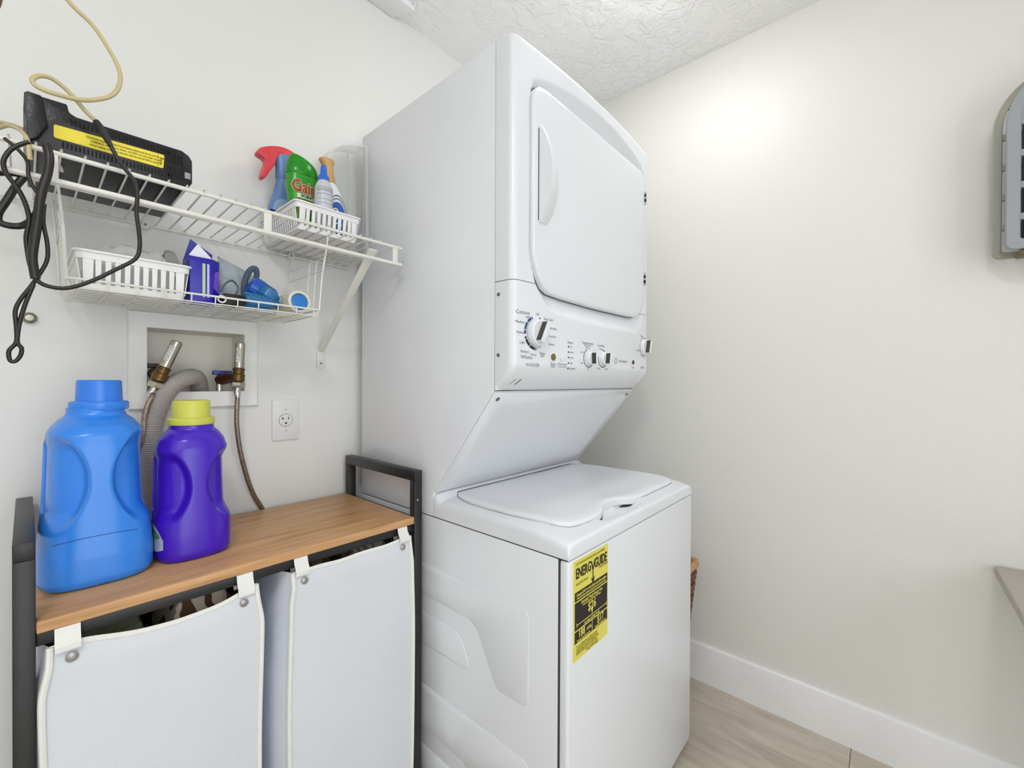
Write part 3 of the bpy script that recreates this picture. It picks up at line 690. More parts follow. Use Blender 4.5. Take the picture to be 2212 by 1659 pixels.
# ---------------------------------------------- slotted plastic bins
def make_bin(label, x0, x1, y0, y1, z0, z1):
    o = thing('slotted_bin', label, 'bin', ((x0+x1)/2, (y0+y1)/2, z0), 'slotted white plastic bins')
    tp = 0.010   # taper
    cx_, cy_ = (x0+x1)/2, (y0+y1)/2
    def rect(ins, r): return round_poly([(x0+ins, y0+ins), (x1-ins, y0+ins), (x1-ins, y1-ins), (x0+ins, y1-ins)], r, 4)
    def ringmesh(levels, close=True):
        b = BM(); R = [[b.verts.new((x, y, z)) for x, y in rect(i, r)] for i, r, z in levels]
        n = len(R[0])
        for i in range(len(R)-1):
            for k in range(n): b.faces.new((R[i][k], R[i][(k+1) % n], R[i+1][(k+1) % n], R[i+1][k]))
        if close:
            for k in range(n): b.faces.new((R[-1][k], R[-1][(k+1) % n], R[0][(k+1) % n], R[0][k]))
        return b
    zr = z1-0.016
    obj('rim', ringmesh([(0.004, .012, zr), (0.003, .012, z1-0.003), (0.0, .014, z1-0.004), (0.0, .014, z1-0.0005), (0.001, .013, z1), (0.0055, .011, z1), (0.0062, .011, zr)]), PLWHITE, o)
    zb = z0+0.010
    obj('bottom', ringmesh([(tp+0.002, .01, z0), (tp, .01, zb), (tp+0.003, .01, zb), (tp+0.03, .01, z0+0.002)], False), PLWHITE, o)
    b = BM(); prism(b, rect(tp+0.003, .01), 'z', z0, z0+0.002); obj('bottom', b, PLWHITE, o)
    # slats
    def slat(px, py, tx, ty, w_, nx_, ny_):
        b = BM(); q = []
        for z, ins, ww in ((zb-0.002, tp+0.0005, w_*0.85), (zr+0.002, 0.0048, w_)):
            c = Vector((px, py, z))-Vector((nx_, ny_, 0))*ins
            q.append([b.verts.new(c+Vector((tx, ty, 0))*s*ww/2-Vector((nx_, ny_, 0))*dpt) for s, dpt in ((-1, 0), (1, 0), (1, 0.0016), (-1, 0.0016))])
        for k in range(4): b.faces.new((q[0][k], q[0][(k+1) % 4], q[1][(k+1) % 4], q[1][k]))
        b.faces.new(q[0]); b.faces.new(list(reversed(q[1]))); return b
    nx_ = 11; 
    for yy, s in ((y0, -1), (y1, 1)):
        for k in range(nx_):
            px = x0+0.020+(x1-x0-0.040)*k/(nx_-1); w_ = 0.008 if 0 < k < nx_-1 else 0.014
            obj('slat', slat(px, yy, 1, 0, w_, 0, s), PLWHITE, o, smooth=False)
    ny_ = 16
    for xx, s in ((x0, -1), (x1, 1)):
        for k in range(ny_):
            py = y0+0.020+(y1-y0-0.040)*k/(ny_-1); w_ = 0.007 if 0 < k < ny_-1 else 0.014
            obj('slat', slat(xx, py, 0, 1, w_, s, 0), PLWHITE, o, smooth=False)
    return o
make_bin('white slotted bin full of spray bottles on the wire shelf', -1.317, -1.147, -0.253, -0.018, SZ+0.004, 1.586)
make_bin('white slotted bin with plastic wrap inside the hanging wire basket', -1.676, -1.506, -0.236, -0.05, bz+0.003, 1.389)

# ---------------------------------------------- bottles
def loft(secs, seg=36, pw=2.0):
    """secs: (cx, cy, z, rx, ry[, power])"""
    b = BM(); R = []
    for s in secs:
        p = s[5] if len(s) > 5 else pw
        r = []
        for k in range(seg):
            a = 2*PI*k/seg; c, s_ = math.cos(a), math.sin(a)
            r.append(b.verts.new((s[0]+s[3]*math.copysign(abs(c)**(2/p), c), s[1]+s[4]*math.copysign(abs(s_)**(2/p), s_), s[2])))
        R.append(r)
    for i in range(len(R)-1):
        for k in range(seg): b.faces.new((R[i][k], R[i][(k+1) % seg], R[i+1][(k+1) % seg], R[i+1][k]))
    b.faces.new(list(reversed(R[0]))); b.faces.new(R[-1])
    return b
ZB = SZ+0.0075
# blue spray bottle with red trigger
cx_, cy_ = -1.275, -0.062
o = thing('spray_bottle', 'dusty blue spray bottle with coral red trigger in the upper white bin', 'bottle', (cx_, cy_, ZB))
b = loft([(cx_, cy_, ZB, .026, .022, 2.6), (cx_, cy_, ZB+.004, .029, .025, 2.6), (cx_, cy_, ZB+.05, .031, .026, 2.5), (cx_-.004, cy_, 1.59, .037, .026, 2.5), (cx_-.002, cy_, 1.625, .031, .024, 2.4), (cx_, cy_, 1.655, .024, .020, 2.2), (cx_, cy_, 1.690, .0155, .015, 2), (cx_, cy_, 1.700, .0145, .0145, 2)])
obj('bottle_body', b, BLUEB, o)
b = loft([(cx_, cy_, 1.699, .0150, .0150), (cx_, cy_, 1.701, .0162, .0158), (cx_+.002, cy_, 1.730, .0180, .0165), (cx_+.004, cy_, 1.752, .024, .017), (cx_+.006, cy_, 1.762, .028, .0165), (cx_+.006, cy_, 1.766, .022, .013)])
obj('sprayer_collar', b, BLUEB, o)
b = BM(); prism(b, [(p.x, p.y) for p in smoothpath([(cx_-.062, 1.744, 0), (cx_-.058, 1.758, 0), (cx_-.030, 1.775, 0), (cx_, 1.783, 0), (cx_+.026, 1.779, 0), (cx_+.040, 1.764, 0), (cx_+.040, 1.755, 0), (cx_+.02, 1.757, 0), (cx_-.008, 1.760, 0), (cx_-.018, 1.746, 0), (cx_-.022, 1.728, 0), (cx_-.034, 1.708, 0), (cx_-.044, 1.688, 0), (cx_-.053, 1.688, 0), (cx_-.050, 1.706, 0), (cx_-.044, 1.735, 0)], 3, True)], 'y', cy_-.0135, cy_+.0135, 0.003)
obj('trigger', b, REDT, o)
b = BM(); n = 24
def front_disc(b, cx0, cz0, rx, rz, y, a0=0, a1=2*PI, n=24):
    b.faces.new([b.verts.new((cx0+rx*math.cos(a0+(a1-a0)*k/n), y, cz0+rz*math.sin(a0+(a1-a0)*k/n))) for k in range(n)])
b = BM(); box(b, cx_-.0385, cx_+.0385, cy_-.0285, cy_-.024, 1.596, 1.604); obj('label_band', b, mat('navy_print', (10, 12, 110)), o)
b = BM(); lathe(b, [(.019, 0), (.019, .0012), (.018, .0016)], (cx_-.002, cy_-.0275, 1.602), 'y', 28, sy=1.0); ov = obj('label_disc', b, mat('pale_label', (196, 214, 232), 0.4), o)
b = BM(); lathe(b, [(.027, 0), (.026, .001)], (cx_-.004, cy_-.0262, 1.606), 'y', 28, sy=1.25); obj('label_halo', b, mat('halo_blue', (158, 182, 220), 0.4), o)
text('Febreze', .0105, (cx_-.002, cy_-.0297, 1.602), (1, 0, 0), (0, 0, 1), mat('label_teal', (70, 110, 140)), 'printed_text', o, bold=0.0002)

# green scent booster bottle
cx_, cy_ = -1.258, -0.150
o = thing('scent_booster_bottle', 'green bottle with orange lettering in the middle of the upper bin', 'bottle', (cx_, cy_, ZB))
k_ = 1.0
b = loft([(cx_, cy_, ZB, .030, .020, 2.5), (cx_, cy_, ZB+.004, .034, .023, 2.5), (cx_, cy_, 1.58, .033, .022, 2.5), (cx_, cy_, 1.61, .034, .0225, 2.4), (cx_, cy_, 1.65, .0385, .024, 2.3), (cx_, cy_, 1.672, .0395, .0245, 2.2), (cx_, cy_, 1.684, .0390, .024, 2.2)])
obj('bottle_body', b, GREENB, o)
b = BM(); R = []
prf = [(1.685, 1.0), (1.6865, 1.02), (1.700, 0.99), (1.712, 0.93), (1.722, 0.84), (1.728, 0.70), (1.730, 0.4)]
for z, f in prf:
    R.append([b.verts.new((cx_+.039*f*math.cos(2*PI*k/36), cy_+.0245*f*math.sin(2*PI*k/36), z+(0.010*math.cos(2*PI*k/36)*-1 if z > 1.70 else 0)*(z-1.70)/0.03)) for k in range(36)])
for i in range(len(R)-1):
    for k in range(36): b.faces.new((R[i][k], R[i][(k+1) % 36], R[i+1][(k+1) % 36], R[i+1][k]))
b.faces.new(list(reversed(R[0]))); b.faces.new(R[-1])
obj('cap', b, GREENC, o)
b = BM(); b.free()
fy = cy_-.0262
def cyl_text(s, size, x, z, m, dy, bold, parent, sx=1.0, shear=0.0, slope=-0.05, rx=.0392, ry=.0246):
    t_ = text(s, size, (x, fy-dy, z), (1, 0, slope), (0, 0, 1), m, 'printed_text', parent, bold=bold, sx=sx, shear=shear)
    W_ = wloc(parent)
    for v in t_.data.vertices:   # wrap onto the oval body
        xx = (v.co.x+W_.x-cx_)/rx
        v.co.y = (cy_-W_.y) - (ry+dy)*max(0.02, 1-min(0.98, abs(xx)**2.3))**(1/2.3) + v.co.y*0
    return t_
cyl_text('Gain', .041, cx_-.0045, 1.6500, mat('lettering_halo', (240, 226, 196)), .0010, .0026, o, sx=.76)
cyl_text('Gain', .041, cx_-.0045, 1.6500, mat('orange_lettering', (216, 88, 22)), .0020, .0004, o, sx=.76)
b = BM(); R = []
for k in range(13):
    u = -0.55+1.25*k/12; xx = .0385*u; yy = cy_-.0250*math.sqrt(1-u*u)
    R.append((b.verts.new((cx_+xx, yy, 1.622-.04*xx)), b.verts.new((cx_+xx, yy, 1.634-.04*xx))))
for i in range(12): b.faces.new((R[i][0], R[i+1][0], R[i+1][1], R[i][1]))
obj('label_band', b, mat('label_cream', (214, 224, 190), 0.5), o)
cyl_text('SCENT', .010, cx_+.002, 1.628, mat('label_olive', (50, 60, 30)), .0018, .0003, o)
b = BM(); R = []
for k in range(13):
    u = -0.75+1.45*k/12; xx = .036*u; yy = cy_-.0242*math.sqrt(1-u*u)
    R.append((b.verts.new((cx_+xx, yy, 1.585)), b.verts.new((cx_+xx, yy, 1.622+.008*math.sin(k*1.1)))))
for i in range(12): b.faces.new((R[i][0], R[i+1][0], R[i+1][1], R[i][1]))
obj('label_band', b, mat('label_dark_green', (70, 96, 14), 0.5, vary=(60, 0.6)), o)

# small milky bottle with blue cap
cx_, cy_ = -1.231, -0.212
o = thing('squeeze_bottle', 'small milky white squeeze bottle with blue pointed cap in the upper bin', 'bottle', (cx_, cy_, ZB))
b = loft([(cx_, cy_, ZB, .019, .019), (cx_, cy_, ZB+.003, .0215, .0215), (cx_, cy_, 1.640, .0215, .0215), (cx_, cy_, 1.650, .0205, .0205), (cx_, cy_, 1.660, .0165, .0165), (cx_, cy_, 1.668, .012, .012)]); obj('bottle_body', b, MILKY, o)
b = loft([(cx_, cy_, 1.666, .0135, .0135), (cx_, cy_, 1.678, .0125, .0125), (cx_, cy_, 1.684, .0085, .0085), (cx_, cy_, 1.702, .0072, .0072), (cx_, cy_, 1.706, .0055, .0055)]); obj('cap', b, BLUECAP, o)
for z, h_, g in ((1.645, .0012, 176), (1.638, .0030, 176), (1.628, .0012, 182), (1.615, .0010, 168), (1.605, .0010, 186)):
    b = BM(); R = []
    for k in range(15):
        a = PI+0.35+(PI-0.7)*k/14; R.append((b.verts.new((cx_+.0218*math.cos(a), cy_+.0218*math.sin(a), z-h_)), b.verts.new((cx_+.0218*math.cos(a), cy_+.0218*math.sin(a), z+h_))))
    for i in range(14): b.faces.new((R[i][0], R[i+1][0], R[i+1][1], R[i][1]))
    obj('printed_line', b, mat('pale_grey_print', (168, 172, 180)), o)

# white bottle with tan trigger
cx_, cy_ = -1.185, -0.170
o = thing('stain_remover_bottle', 'white cleaner bottle with tan sprayer head and blue oval label', 'bottle', (cx_, cy_, ZB))
cx2 = cx_
b = loft([(cx_, cy_, ZB, .026, .017, 2.6), (cx_, cy_, ZB+.004, .028, .019, 2.6), (cx_, cy_, 1.59, .031, .020, 2.5), (cx_+.001, cy_, 1.620, .031, .020, 2.3), (cx_-.002, cy_, 1.650, .027, .019, 2.2), (cx_-.007, cy_, 1.670, .021, .017, 2), (cx_-.011, cy_, 1.684, .016, .015, 2)])
obj('bottle_body', b, WHITEB, o)
b = loft([(cx_-.012, cy_, 1.680, .0150, .0140), (cx_-.013, cy_, 1.685, .0175, .0155), (cx_-.014, cy_, 1.700, .0150, .0145), (cx_-.015, cy_, 1.716, .0125, .0135), (cx_-.017, cy_, 1.730, .0140, .0145), (cx_-.019, cy_, 1.741, .0200, .016), (cx_-.019, cy_, 1.745, .0195, .015), (cx_-.019, cy_, 1.748, .014, .011)])
obj('trigger', b, TAN, o)
def plate(cx0, cz0, rx, rz, y, m, name='label_disc', a0=0, a1=2*PI, inner=0.0):
    b = BM(); n = 28; I = []; O = []
    for k in range(n+1):
        a = a0+(a1-a0)*k/n
        px = cx0+rx*math.cos(a); O.append(b.verts.new((px, y+0.35*(px-cx_)**2*10, cz0+rz*math.sin(a))))
        px = cx0+rx*inner*math.cos(a); I.append(b.verts.new((px, y+0.35*(px-cx_)**2*10, cz0+rz*inner*math.sin(a))))
    for k in range(n): b.faces.new((I[k], I[k+1], O[k+1], O[k]))
    return obj(name, b, m, o)
LBL = mat('label_blue', (46, 96, 178), 0.4)
plate(cx_+.001, 1.585, .024, .050, cy_-.0212, LBL)
plate(cx_+.001, 1.585, .0265, .060, cy_-.0210, mat('label_slate', (90, 112, 140)), 'label_ring', 0.3, 2.6, 0.955); plate(cx_+.001, 1.585, .028, .069, cy_-.0208, mat('label_slate', (90, 112, 140)), 'label_ring', 0.4, 2.5, 0.955)
text('OXY', .022, (cx_-.003, cy_-.0230, 1.594), (0.25, 0, -1), (1, 0, 0.25), mat('label_white', (240, 240, 242)), 'printed_text', o, bold=.0008)
# translucent curved panel standing at the shelf end
o = thing('clear_plastic_tub', 'tall translucent plastic tub behind the sprayers at the shelf end', 'tub', (-1.10, -0.06, SZ))
arc = [(-1.172, SZ+.004), (-1.172, 1.78)] + [(-1.172+.128*(1-math.cos(a)), 1.78+.095*math.sin(a)) for a in [PI/2*k/10 for k in range(1, 11)]] + [(-1.041, SZ+.004)]
def shellarc(ins): 
    return offset_poly(arc, -ins)
b = BM(); A = arc; B_ = shellarc(.010)
n = len(A); rows = [[b.verts.new((x, y, z)) for x, z in P] for P, y in ((A, -.100), (A, -.092), (offset_poly(A, -.004), -.090), (offset_poly(A, -.004), -.030), (offset_poly(A, -.007), -.030), (offset_poly(A, -.007), -.090), (B_, -.100))]
for i in range(len(rows)-1):
    for k in range(n): b.faces.new((rows[i][k], rows[i][(k+1) % n], rows[i+1][(k+1) % n], rows[i+1][k]))
for k in range(n): b.faces.new((rows[-1][k], rows[-1][(k+1) % n], rows[0][(k+1) % n], rows[0][k]))
obj('tub_rim', b, CLEAR, o)
b = BM(); prism(b, offset_poly(arc, -.0045), 'y', -.032, -.030); obj('tub_wall', b, CLEAR, o)
for xx in (-1.075, -1.055): 
    b = BM(); box(b, xx-.0015, xx+.0015, -.036, -.031, SZ+.02, 1.86, .0005); obj('tub_rib', b, CLEAR, o)

# ================================================================== black heater-like appliance on the shelf
ZT = SZ+0.0068
o = thing('vented_black_appliance', 'black slotted appliance with long yellow warning label lying on the wire shelf', 'appliance', (-1.63, -0.18, ZT))
prof = [(-1.726, ZT), (-1.729, 1.570), (-1.731, 1.574), (-1.730, 1.604), (-1.684, 1.606), (-1.682, 1.594), (-1.674, 1.590), (-1.535, 1.592), (-1.524, 1.586), (-1.519, 1.578), (-1.519, 1.536), (-1.526, ZT)]
b = BM(); prism(b, prof, 'y', -0.292, -0.065, 0.003, 2)
body = obj('housing', b, BLACKPL, o)
b = BM(); prism(b, [(-1.728, 1.515+.012), (-1.728, 1.603), (-1.712, 1.603), (-1.706, 1.560), (-1.716, 1.535)], 'y', -0.2925, -0.299, 0.002); obj('corner_block', b, BLACKPL, o)
b = BM(); prism(b, [(-1.690, 1.603), (-1.683, 1.603), (-1.660, 1.585), (-1.672, 1.585)], 'y', -0.20, -0.12, 0.001); obj('top_catch', b, mat('brown_plastic', (140, 104, 94), 0.4), o)
b = BM(); prism(b, round_poly([(-1.699, 1.5455), (-1.5625, 1.5475), (-1.5608, 1.5725), (-1.699, 1.5665)], .003, 3), 'y', -0.2915, -0.2928); lb = obj('warning_label', b, YELLOW, o, label='long yellow warning label')
INKY = mat('yellow_label_ink', (96, 84, 20))
for i, (s, dz) in enumerate((('CAUTION: Keep cord away from heated surfaces and do not pull the cord', .0055), ('WARNING: risk of fire or shock - do NOT run cord under carpets', 0), ('Always unplug when not in use and read the manual before operating', -.0055))):
    text(s, .0046, (-1.612, -0.2932, 1.5585+dz), (1, 0, 0.035), (0, 0, 1), INKY, 'printed_text', lb, sx=0.72)
b = BM(); box(b, -1.5700, -1.5697, -.2932, -.2928, 1.5488, 1.5715); obj('printed_line', b, INKY, lb)
text('Avis', .007, (-1.5655, -0.2932, 1.560), (0, 0, -1), (1, 0, 0), INKY, 'printed_text', lb, sx=1)
sl_ = mat('slot_black', (6, 6, 10), 0.8); b = BM()
for k in range(31):
    x = -1.690+k*0.0048
    if x > -1.683: box(b, x, x+.0024, -.2928, -.290, 1.5735+(x+1.69)*.02, 1.5835+(x+1.69)*.02)
    box(b, x, x+.0024, -.2928, -.290, 1.5330, 1.5425)
for k in range(6):
    x = -1.5565+k*0.0042; box(b, x, x+.0022, -.2928, -.290, 1.564, 1.5805); box(b, x, x+.0022, -.2928, -.290, 1.536, 1.556)
ob = obj('vent_slots', b, sl_, o, smooth=False); ob['kind'] = 'stuff'
b = BM(); box(b, -1.531, -1.522, -.2935, -.28, 1.541, 1.553, .001); obj('latch', b, mat('grey_latch', (150, 148, 142), 0.4), o)

# ================================================================== contents of the hanging basket
bz2 = bz+0.0035
# crumpled clear bag in lower bin
def crumple(x0, x1, y0, y1, z0, h, nx_, ny_, seed, amp, m, sc=14):
    b = BM()
    def f(u, v):
        e = min(u, 1-u, v, 1-v)*2
        n_ = noise.noise(Vector((u*3+seed, v*3, 0)))*1.0 + noise.noise(Vector((u*8+seed, v*8, 3)))*0.5 + noise.turbulence(Vector((u*sc*.2+seed, v*sc*.2, 1)), 3, True)*0.5
        return (x0+(x1-x0)*u, y0+(y1-y0)*v, z0+h*min(1, e*2.2)**0.5+amp*n_*min(1, e*4))
    V = grid(b, nx_, ny_, f)
    rim = [V[i][0] for i in range(nx_+1)] + [V[-1][j] for j in range(1, ny_+1)] + [V[i][-1] for i in range(nx_-1, -1, -1)] + [V[0][j] for j in range(ny_-1, 0, -1)]
    lo = [b.verts.new((v.co.x, v.co.y, z0-0.002)) for v in rim]; n = len(rim)
    for i in range(n): b.faces.new((rim[i], rim[(i+1) % n], lo[(i+1) % n], lo[i]))
    b.faces.new(lo)
    return b
b = crumple(-1.658, -1.525, -0.215, -0.07, bz2+.004, 0.090, 44, 34, 2.3, 0.017, BAGPL); tag(obj('plastic_bag', b, BAGPL, None, ang=50), 'crumpled clear plastic bag stuffed in the lower white bin', 'bag')
b = crumple(-1.545, -1.518, -0.19, -0.10, bz2+.07, 0.032, 16, 20, 5.1, 0.008, None); b2 = tag(obj('cloth_rag', b, mat('grey_rag', (150, 148, 146), 0.8), None), 'small grey rag poking out of the lower bin beside the blue carton', 'rag')
# blue carton
o = thing('dryer_sheet_box', 'deep blue carton with an open flap standing in the hanging basket', 'box', (-1.482, -0.19, bz2))
b = BM(); prism(b, [(-1.509, -0.222), (-1.470, -0.222), (-1.4535, -0.205), (-1.4535, -0.160), (-1.509, -0.160)], 'z', bz2, 1.414, 0.0012)
BX = mat('carton_blue', (32, 26, 170), 0.35); obj('carton', b, BX, o)
b = BM(); t = BM()
for q, m in (([(-1.5085, -.1605, 1.414), (-1.455, -.1605, 1.414), (-1.458, -.168, 1.437), (-1.497, -.168, 1.462)], 1),):
    f0 = [t.verts.new(p) for p in q]; f1 = [t.verts.new((p[0], p[1]+.0012, p[2])) for p in q]
    t.faces.new(f0); t.faces.new(list(reversed(f1)))
    for k in range(4): t.faces.new((f0[k], f0[(k+1) % 4], f1[(k+1) % 4], f1[k]))
merge(b, t); obj('box_flap', b, BX, o, smooth=False)
b = BM(); prism(b, [(-1.5095, 1.416), (-1.466, 1.412), (-1.494, 1.442)], 'y', -.216, -.2145); obj('paper_sheet', b, mat('white_paper', (236, 238, 246), 0.8), o)
for x0_, x1_, c in ((-1.4875, -1.4825, (178, 214, 150)), (-1.4795, -1.4755, (200, 190, 236))):
    b = BM(); box(b, x0_, x1_, -.2225, -.2212, 1.332, 1.402); obj('printed_stripe', b, mat('stripe_%d' % c[0], c, 0.5), o, smooth=False)
b = BM(); b.faces.new([b.verts.new((-1.4700+u*.0165, -.2224+u*.0170, 1.345+v)) for u, v in ((0.1, 0.01), (0.9, 0.0), (1.0, 0.05), (0.3, 0.042))]); obj('printed_patch', b, mat('violet_patch', (120, 84, 214), 0.5), o, smooth=False)
# grey padded pouch
def pouch():
    b = BM(); n1, n2 = 26, 18
    c00, c10, c11, c01 = Vector((-1.438, -.150, bz2+.002)), Vector((-1.305, -.110, bz2+.002)), Vector((-1.318, -.075, 1.415)), Vector((-1.432, -.105, 1.452))
    def S(sgn):
        def f(u, v):
            p = (c00*(1-u)+c10*u)*(1-v)+(c01*(1-u)+c11*u)*v
            puff = (max(0, 1-(2*u-1)**2)*max(0, 1-(2*v-1)**2))**0.5*0.020
            p = p+Vector((0.1, -1, 0.3))*puff*sgn + Vector((0, -1, 0))*noise.noise(Vector((u*6, v*6, sgn)))*0.004*sgn*min(1, puff*80)
            return p
        return f
    grid(b, n1, n2, S(1)); grid(b, n1, n2, S(-1)); return b
tag(obj('padded_pouch', pouch(), mat('silver_grey_mesh', (182, 192, 200), 0.5, bump=(160, 0.5)), None), 'silvery grey padded pouch leaning against the wall in the hanging basket', 'pouch')
b = BM(); tube(b, smoothpath([(-1.452, -.205, 1.352), (-1.440, -.200, 1.372), (-1.424, -.185, 1.383), (-1.412, -.180, 1.372), (-1.418, -.185, 1.352), (-1.440, -.200, 1.336), (-1.425, -.205, 1.345), (-1.400, -.200, 1.340), (-1.385, -.190, 1.332)], 5), .0022, 8)
tag(obj('grey_cable', b, mat('grey_green_cable', (92, 106, 108), 0.4)), 'thin grey cable looped in front of the silvery pouch', 'cable')
# blue bottles
def tilted(name, label, base, tip, r, m, m2, cat):
    base, tip = Vector(base), Vector(tip); L_ = (tip-base).length; R = (tip-base).normalized().to_track_quat('Z', 'Y').to_matrix().to_4x4()
    o = thing(name, label, cat, base)
    b = BM(); lathe(b, [(r*.8, 0), (r, .004), (r, L_*.68), (r*.85, L_*.76), (r*.5, L_*.82)], base, tilt=R, seg=24); obj('bottle_body', b, m, o)
    b = BM(); lathe(b, [(r*.62, L_*.80), (r*.62, L_*.98), (r*.5, L_)], base, tilt=R, seg=20); obj('cap', b, m2, o)
    return o, R, L_
BL1 = mat('translucent_blue', (28, 110, 168), 0.2, spec=0.7); BL2 = mat('cobalt_blue', (24, 92, 190), 0.25)
tilted('blue_vial', 'short teal blue plastic vial lying at the front of the hanging basket', (-1.408, -.205, bz2+.0195), (-1.330, -.190, bz2+.0195), .018, BL1, BL1, 'bottle')
ot, R, L_ = tilted('ribbed_blue_bottle', 'cobalt blue ribbed bottle with white cap tilted in the hanging basket', (-1.385, -.165, 1.385), (-1.318, -.172, 1.345), .023, BL2, mat('grey_white_cap', (210, 216, 224), 0.4), 'bottle')
ot.location = ot.location
for k in range(10):
    b = BM(); a = 2*PI*k/10; q = Vector((-1.385, -.165, 1.385)); 
    rod(b, q+R.to_3x3() @ Vector((.0228*math.cos(a), .0228*math.sin(a), .006)), q+R.to_3x3() @ Vector((.0228*math.cos(a), .0228*math.sin(a), L_*.66)), .0016, 6); obj('rib', b, BL2, ot)
b = BM(); lathe(b, [(.020, 0), (.024, .004), (.024, .022), (.015, .028), (.004, .030)], (-1.358, -.185, bz2+.028), seg=24, tilt=Matrix.Rotation(0.6, 4, 'Y')); tag(obj('round_blue_cap', b, BL1), 'round teal measuring cap between the blue vial and ribbed bottle', 'cap')
# blue handled brush loop (curved dark handle)
b = BM(); tube(b, smoothpath([(-1.392, -.155, 1.36), (-1.389, -.150, 1.39), (-1.380, -.150, 1.418), (-1.368, -.152, 1.428), (-1.366, -.158, 1.412), (-1.372, -.165, 1.395)], 5), .004, 8, flat=1.6)
tag(obj('strap_loop', b, mat('slate_strap', (66, 84, 104), 0.5)), 'slate grey strap loop standing behind the ribbed blue bottle', 'strap')
# black battery pack
b = BM(); box(b, -1.4515, -1.411, -.232, -.190, bz2, bz2+.024, .004); o = tag(obj('black_pack', b, mat('matte_black', (16, 14, 18), 0.5)), 'small black block lying on the wires beside the blue carton', 'charger')
o = thing('tape_measure_reel', 'tiny white ring lying at the foot of the blue carton', 'ring', (-1.457, -.236, bz2+.008))
b = BM(); tube(b, [(-1.457+.0068*math.cos(a), -.237, bz2+.0088+.0068*math.sin(a)) for a in [2*PI*k/20 for k in range(20)]], .0018, 8, True); obj('ring_band', b, PLWHITE, o)
# roll seen end on
o = thing('tape_roll', 'cream roll with blue core end lying at the end of the hanging basket', 'roll', (-1.297, -.18, bz2+.0275))
zc = bz2+.0272
b = BM(); lathe(b, [(.0245, 0), (.0262, .0015), (.0262, .106), (.0245, .108), (.0205, .108), (.0198, .100)], (-1.297, -.125, zc), 'y', 40); obj('roll_body', b, mat('cream_paper_roll', (226, 220, 200), 0.7), o)
b = BM(); lathe(b, [(.0196, 0), (.0196, .002), (.018, .0026), (.004, .0026)], (-1.297, -.2256, zc), 'y', 32); obj('roll_core', b, mat('core_blue', (36, 124, 204), 0.3), o)

# ================================================================== cords
def cord(name, label, paths, m, r, cat='cord', flat=1.0):
    o = thing(name, label, cat, paths[0][0][0])
    for pts, rr_ in paths:
        b = BM(); tube(b, smoothpath(pts, 5), rr_, 12, flat=flat); obj('cord_strand', b, m, o)
    return o
CREAM_P = [(-1.687,-0.300,1.774),(-1.677,-0.300,1.763),(-1.655,-0.300,1.747),(-1.637,-0.310,1.714),(-1.625,-0.320,1.681),(-1.626,-0.330,1.649),(-1.639,-0.340,1.620),(-1.669,-0.350,1.595),(-1.699,-0.360,1.585),(-1.717,-0.360,1.586),(-1.722,-0.355,1.596),(-1.715,-0.350,1.608),(-1.702,-0.345,1.613),(-1.684,-0.340,1.604),(-1.666,-0.340,1.583),(-1.654,-0.335,1.575)]
BLACK1 = [(-1.654,-0.335,1.575),(-1.648,-0.340,1.562),(-1.637,-0.345,1.537),(-1.626,-0.350,1.512),(-1.610,-0.350,1.491),(-1.606,-0.350,1.469),(-1.607,-0.350,1.438),(-1.604,-0.350,1.408),(-1.603,-0.350,1.381),(-1.609,-0.350,1.360),(-1.632,-0.345,1.339),(-1.661,-0.340,1.315),(-1.686,-0.335,1.301),(-1.706,-0.330,1.301),(-1.718,-0.330,1.309),(-1.724,-0.325,1.329),(-1.727,-0.320,1.354),(-1.728,-0.320,1.374),(-1.725,-0.320,1.399),(-1.729,-0.320,1.423),(-1.736,-0.320,1.442),(-1.747,-0.320,1.461),(-1.750,-0.320,1.477),(-1.745,-0.320,1.494),(-1.736,-0.320,1.507),(-1.725,-0.320,1.517)]
BLACK2 = [(-1.708,-0.330,1.517),(-1.705,-0.335,1.497),(-1.707,-0.335,1.471),(-1.712,-0.335,1.445),(-1.715,-0.335,1.423),(-1.717,-0.330,1.396),(-1.720,-0.330,1.367),(-1.722,-0.330,1.339),(-1.719,-0.330,1.310)]
BLACK3 = [(-1.710,-0.325,1.427),(-1.711,-0.325,1.399),(-1.707,-0.325,1.368),(-1.707,-0.325,1.343),(-1.714,-0.325,1.321),(-1.724,-0.325,1.298),(-1.734,-0.325,1.277),(-1.739,-0.325,1.259),(-1.738,-0.325,1.237),(-1.738,-0.325,1.214),(-1.745,-0.325,1.200),(-1.744,-0.325,1.186),(-1.739,-0.325,1.185),(-1.734,-0.325,1.194),(-1.733,-0.325,1.205),(-1.737,-0.325,1.214),(-1.735,-0.325,1.241),(-1.729,-0.325,1.272),(-1.721,-0.325,1.302)]
BLACK4 = [(-1.749,-0.315,1.514),(-1.735,-0.320,1.500),(-1.726,-0.320,1.485),(-1.726,-0.320,1.469),(-1.722,-0.325,1.451),(-1.714,-0.330,1.435)]
BLACK5 = [(-1.730,-0.300,1.469),(-1.738,-0.300,1.452),(-1.748,-0.300,1.425),(-1.755,-0.300,1.406),(-1.755,-0.300,1.394),(-1.747,-0.300,1.390),(-1.733,-0.300,1.393),(-1.722,-0.310,1.403),(-1.716,-0.320,1.416)]
BLACK6 = [(-1.757,-0.295,1.467),(-1.740,-0.295,1.472),(-1.725,-0.295,1.471)]
CREAM2 = [(-1.760,-0.200,1.579),(-1.744,-0.200,1.581),(-1.728,-0.200,1.578),(-1.721,-0.200,1.575)]
CREAM3 = [(-1.759,-0.220,1.560),(-1.746,-0.240,1.563),(-1.733,-0.270,1.549),(-1.727,-0.310,1.524),(-1.725,-0.322,1.500),(-1.724,-0.322,1.490)]
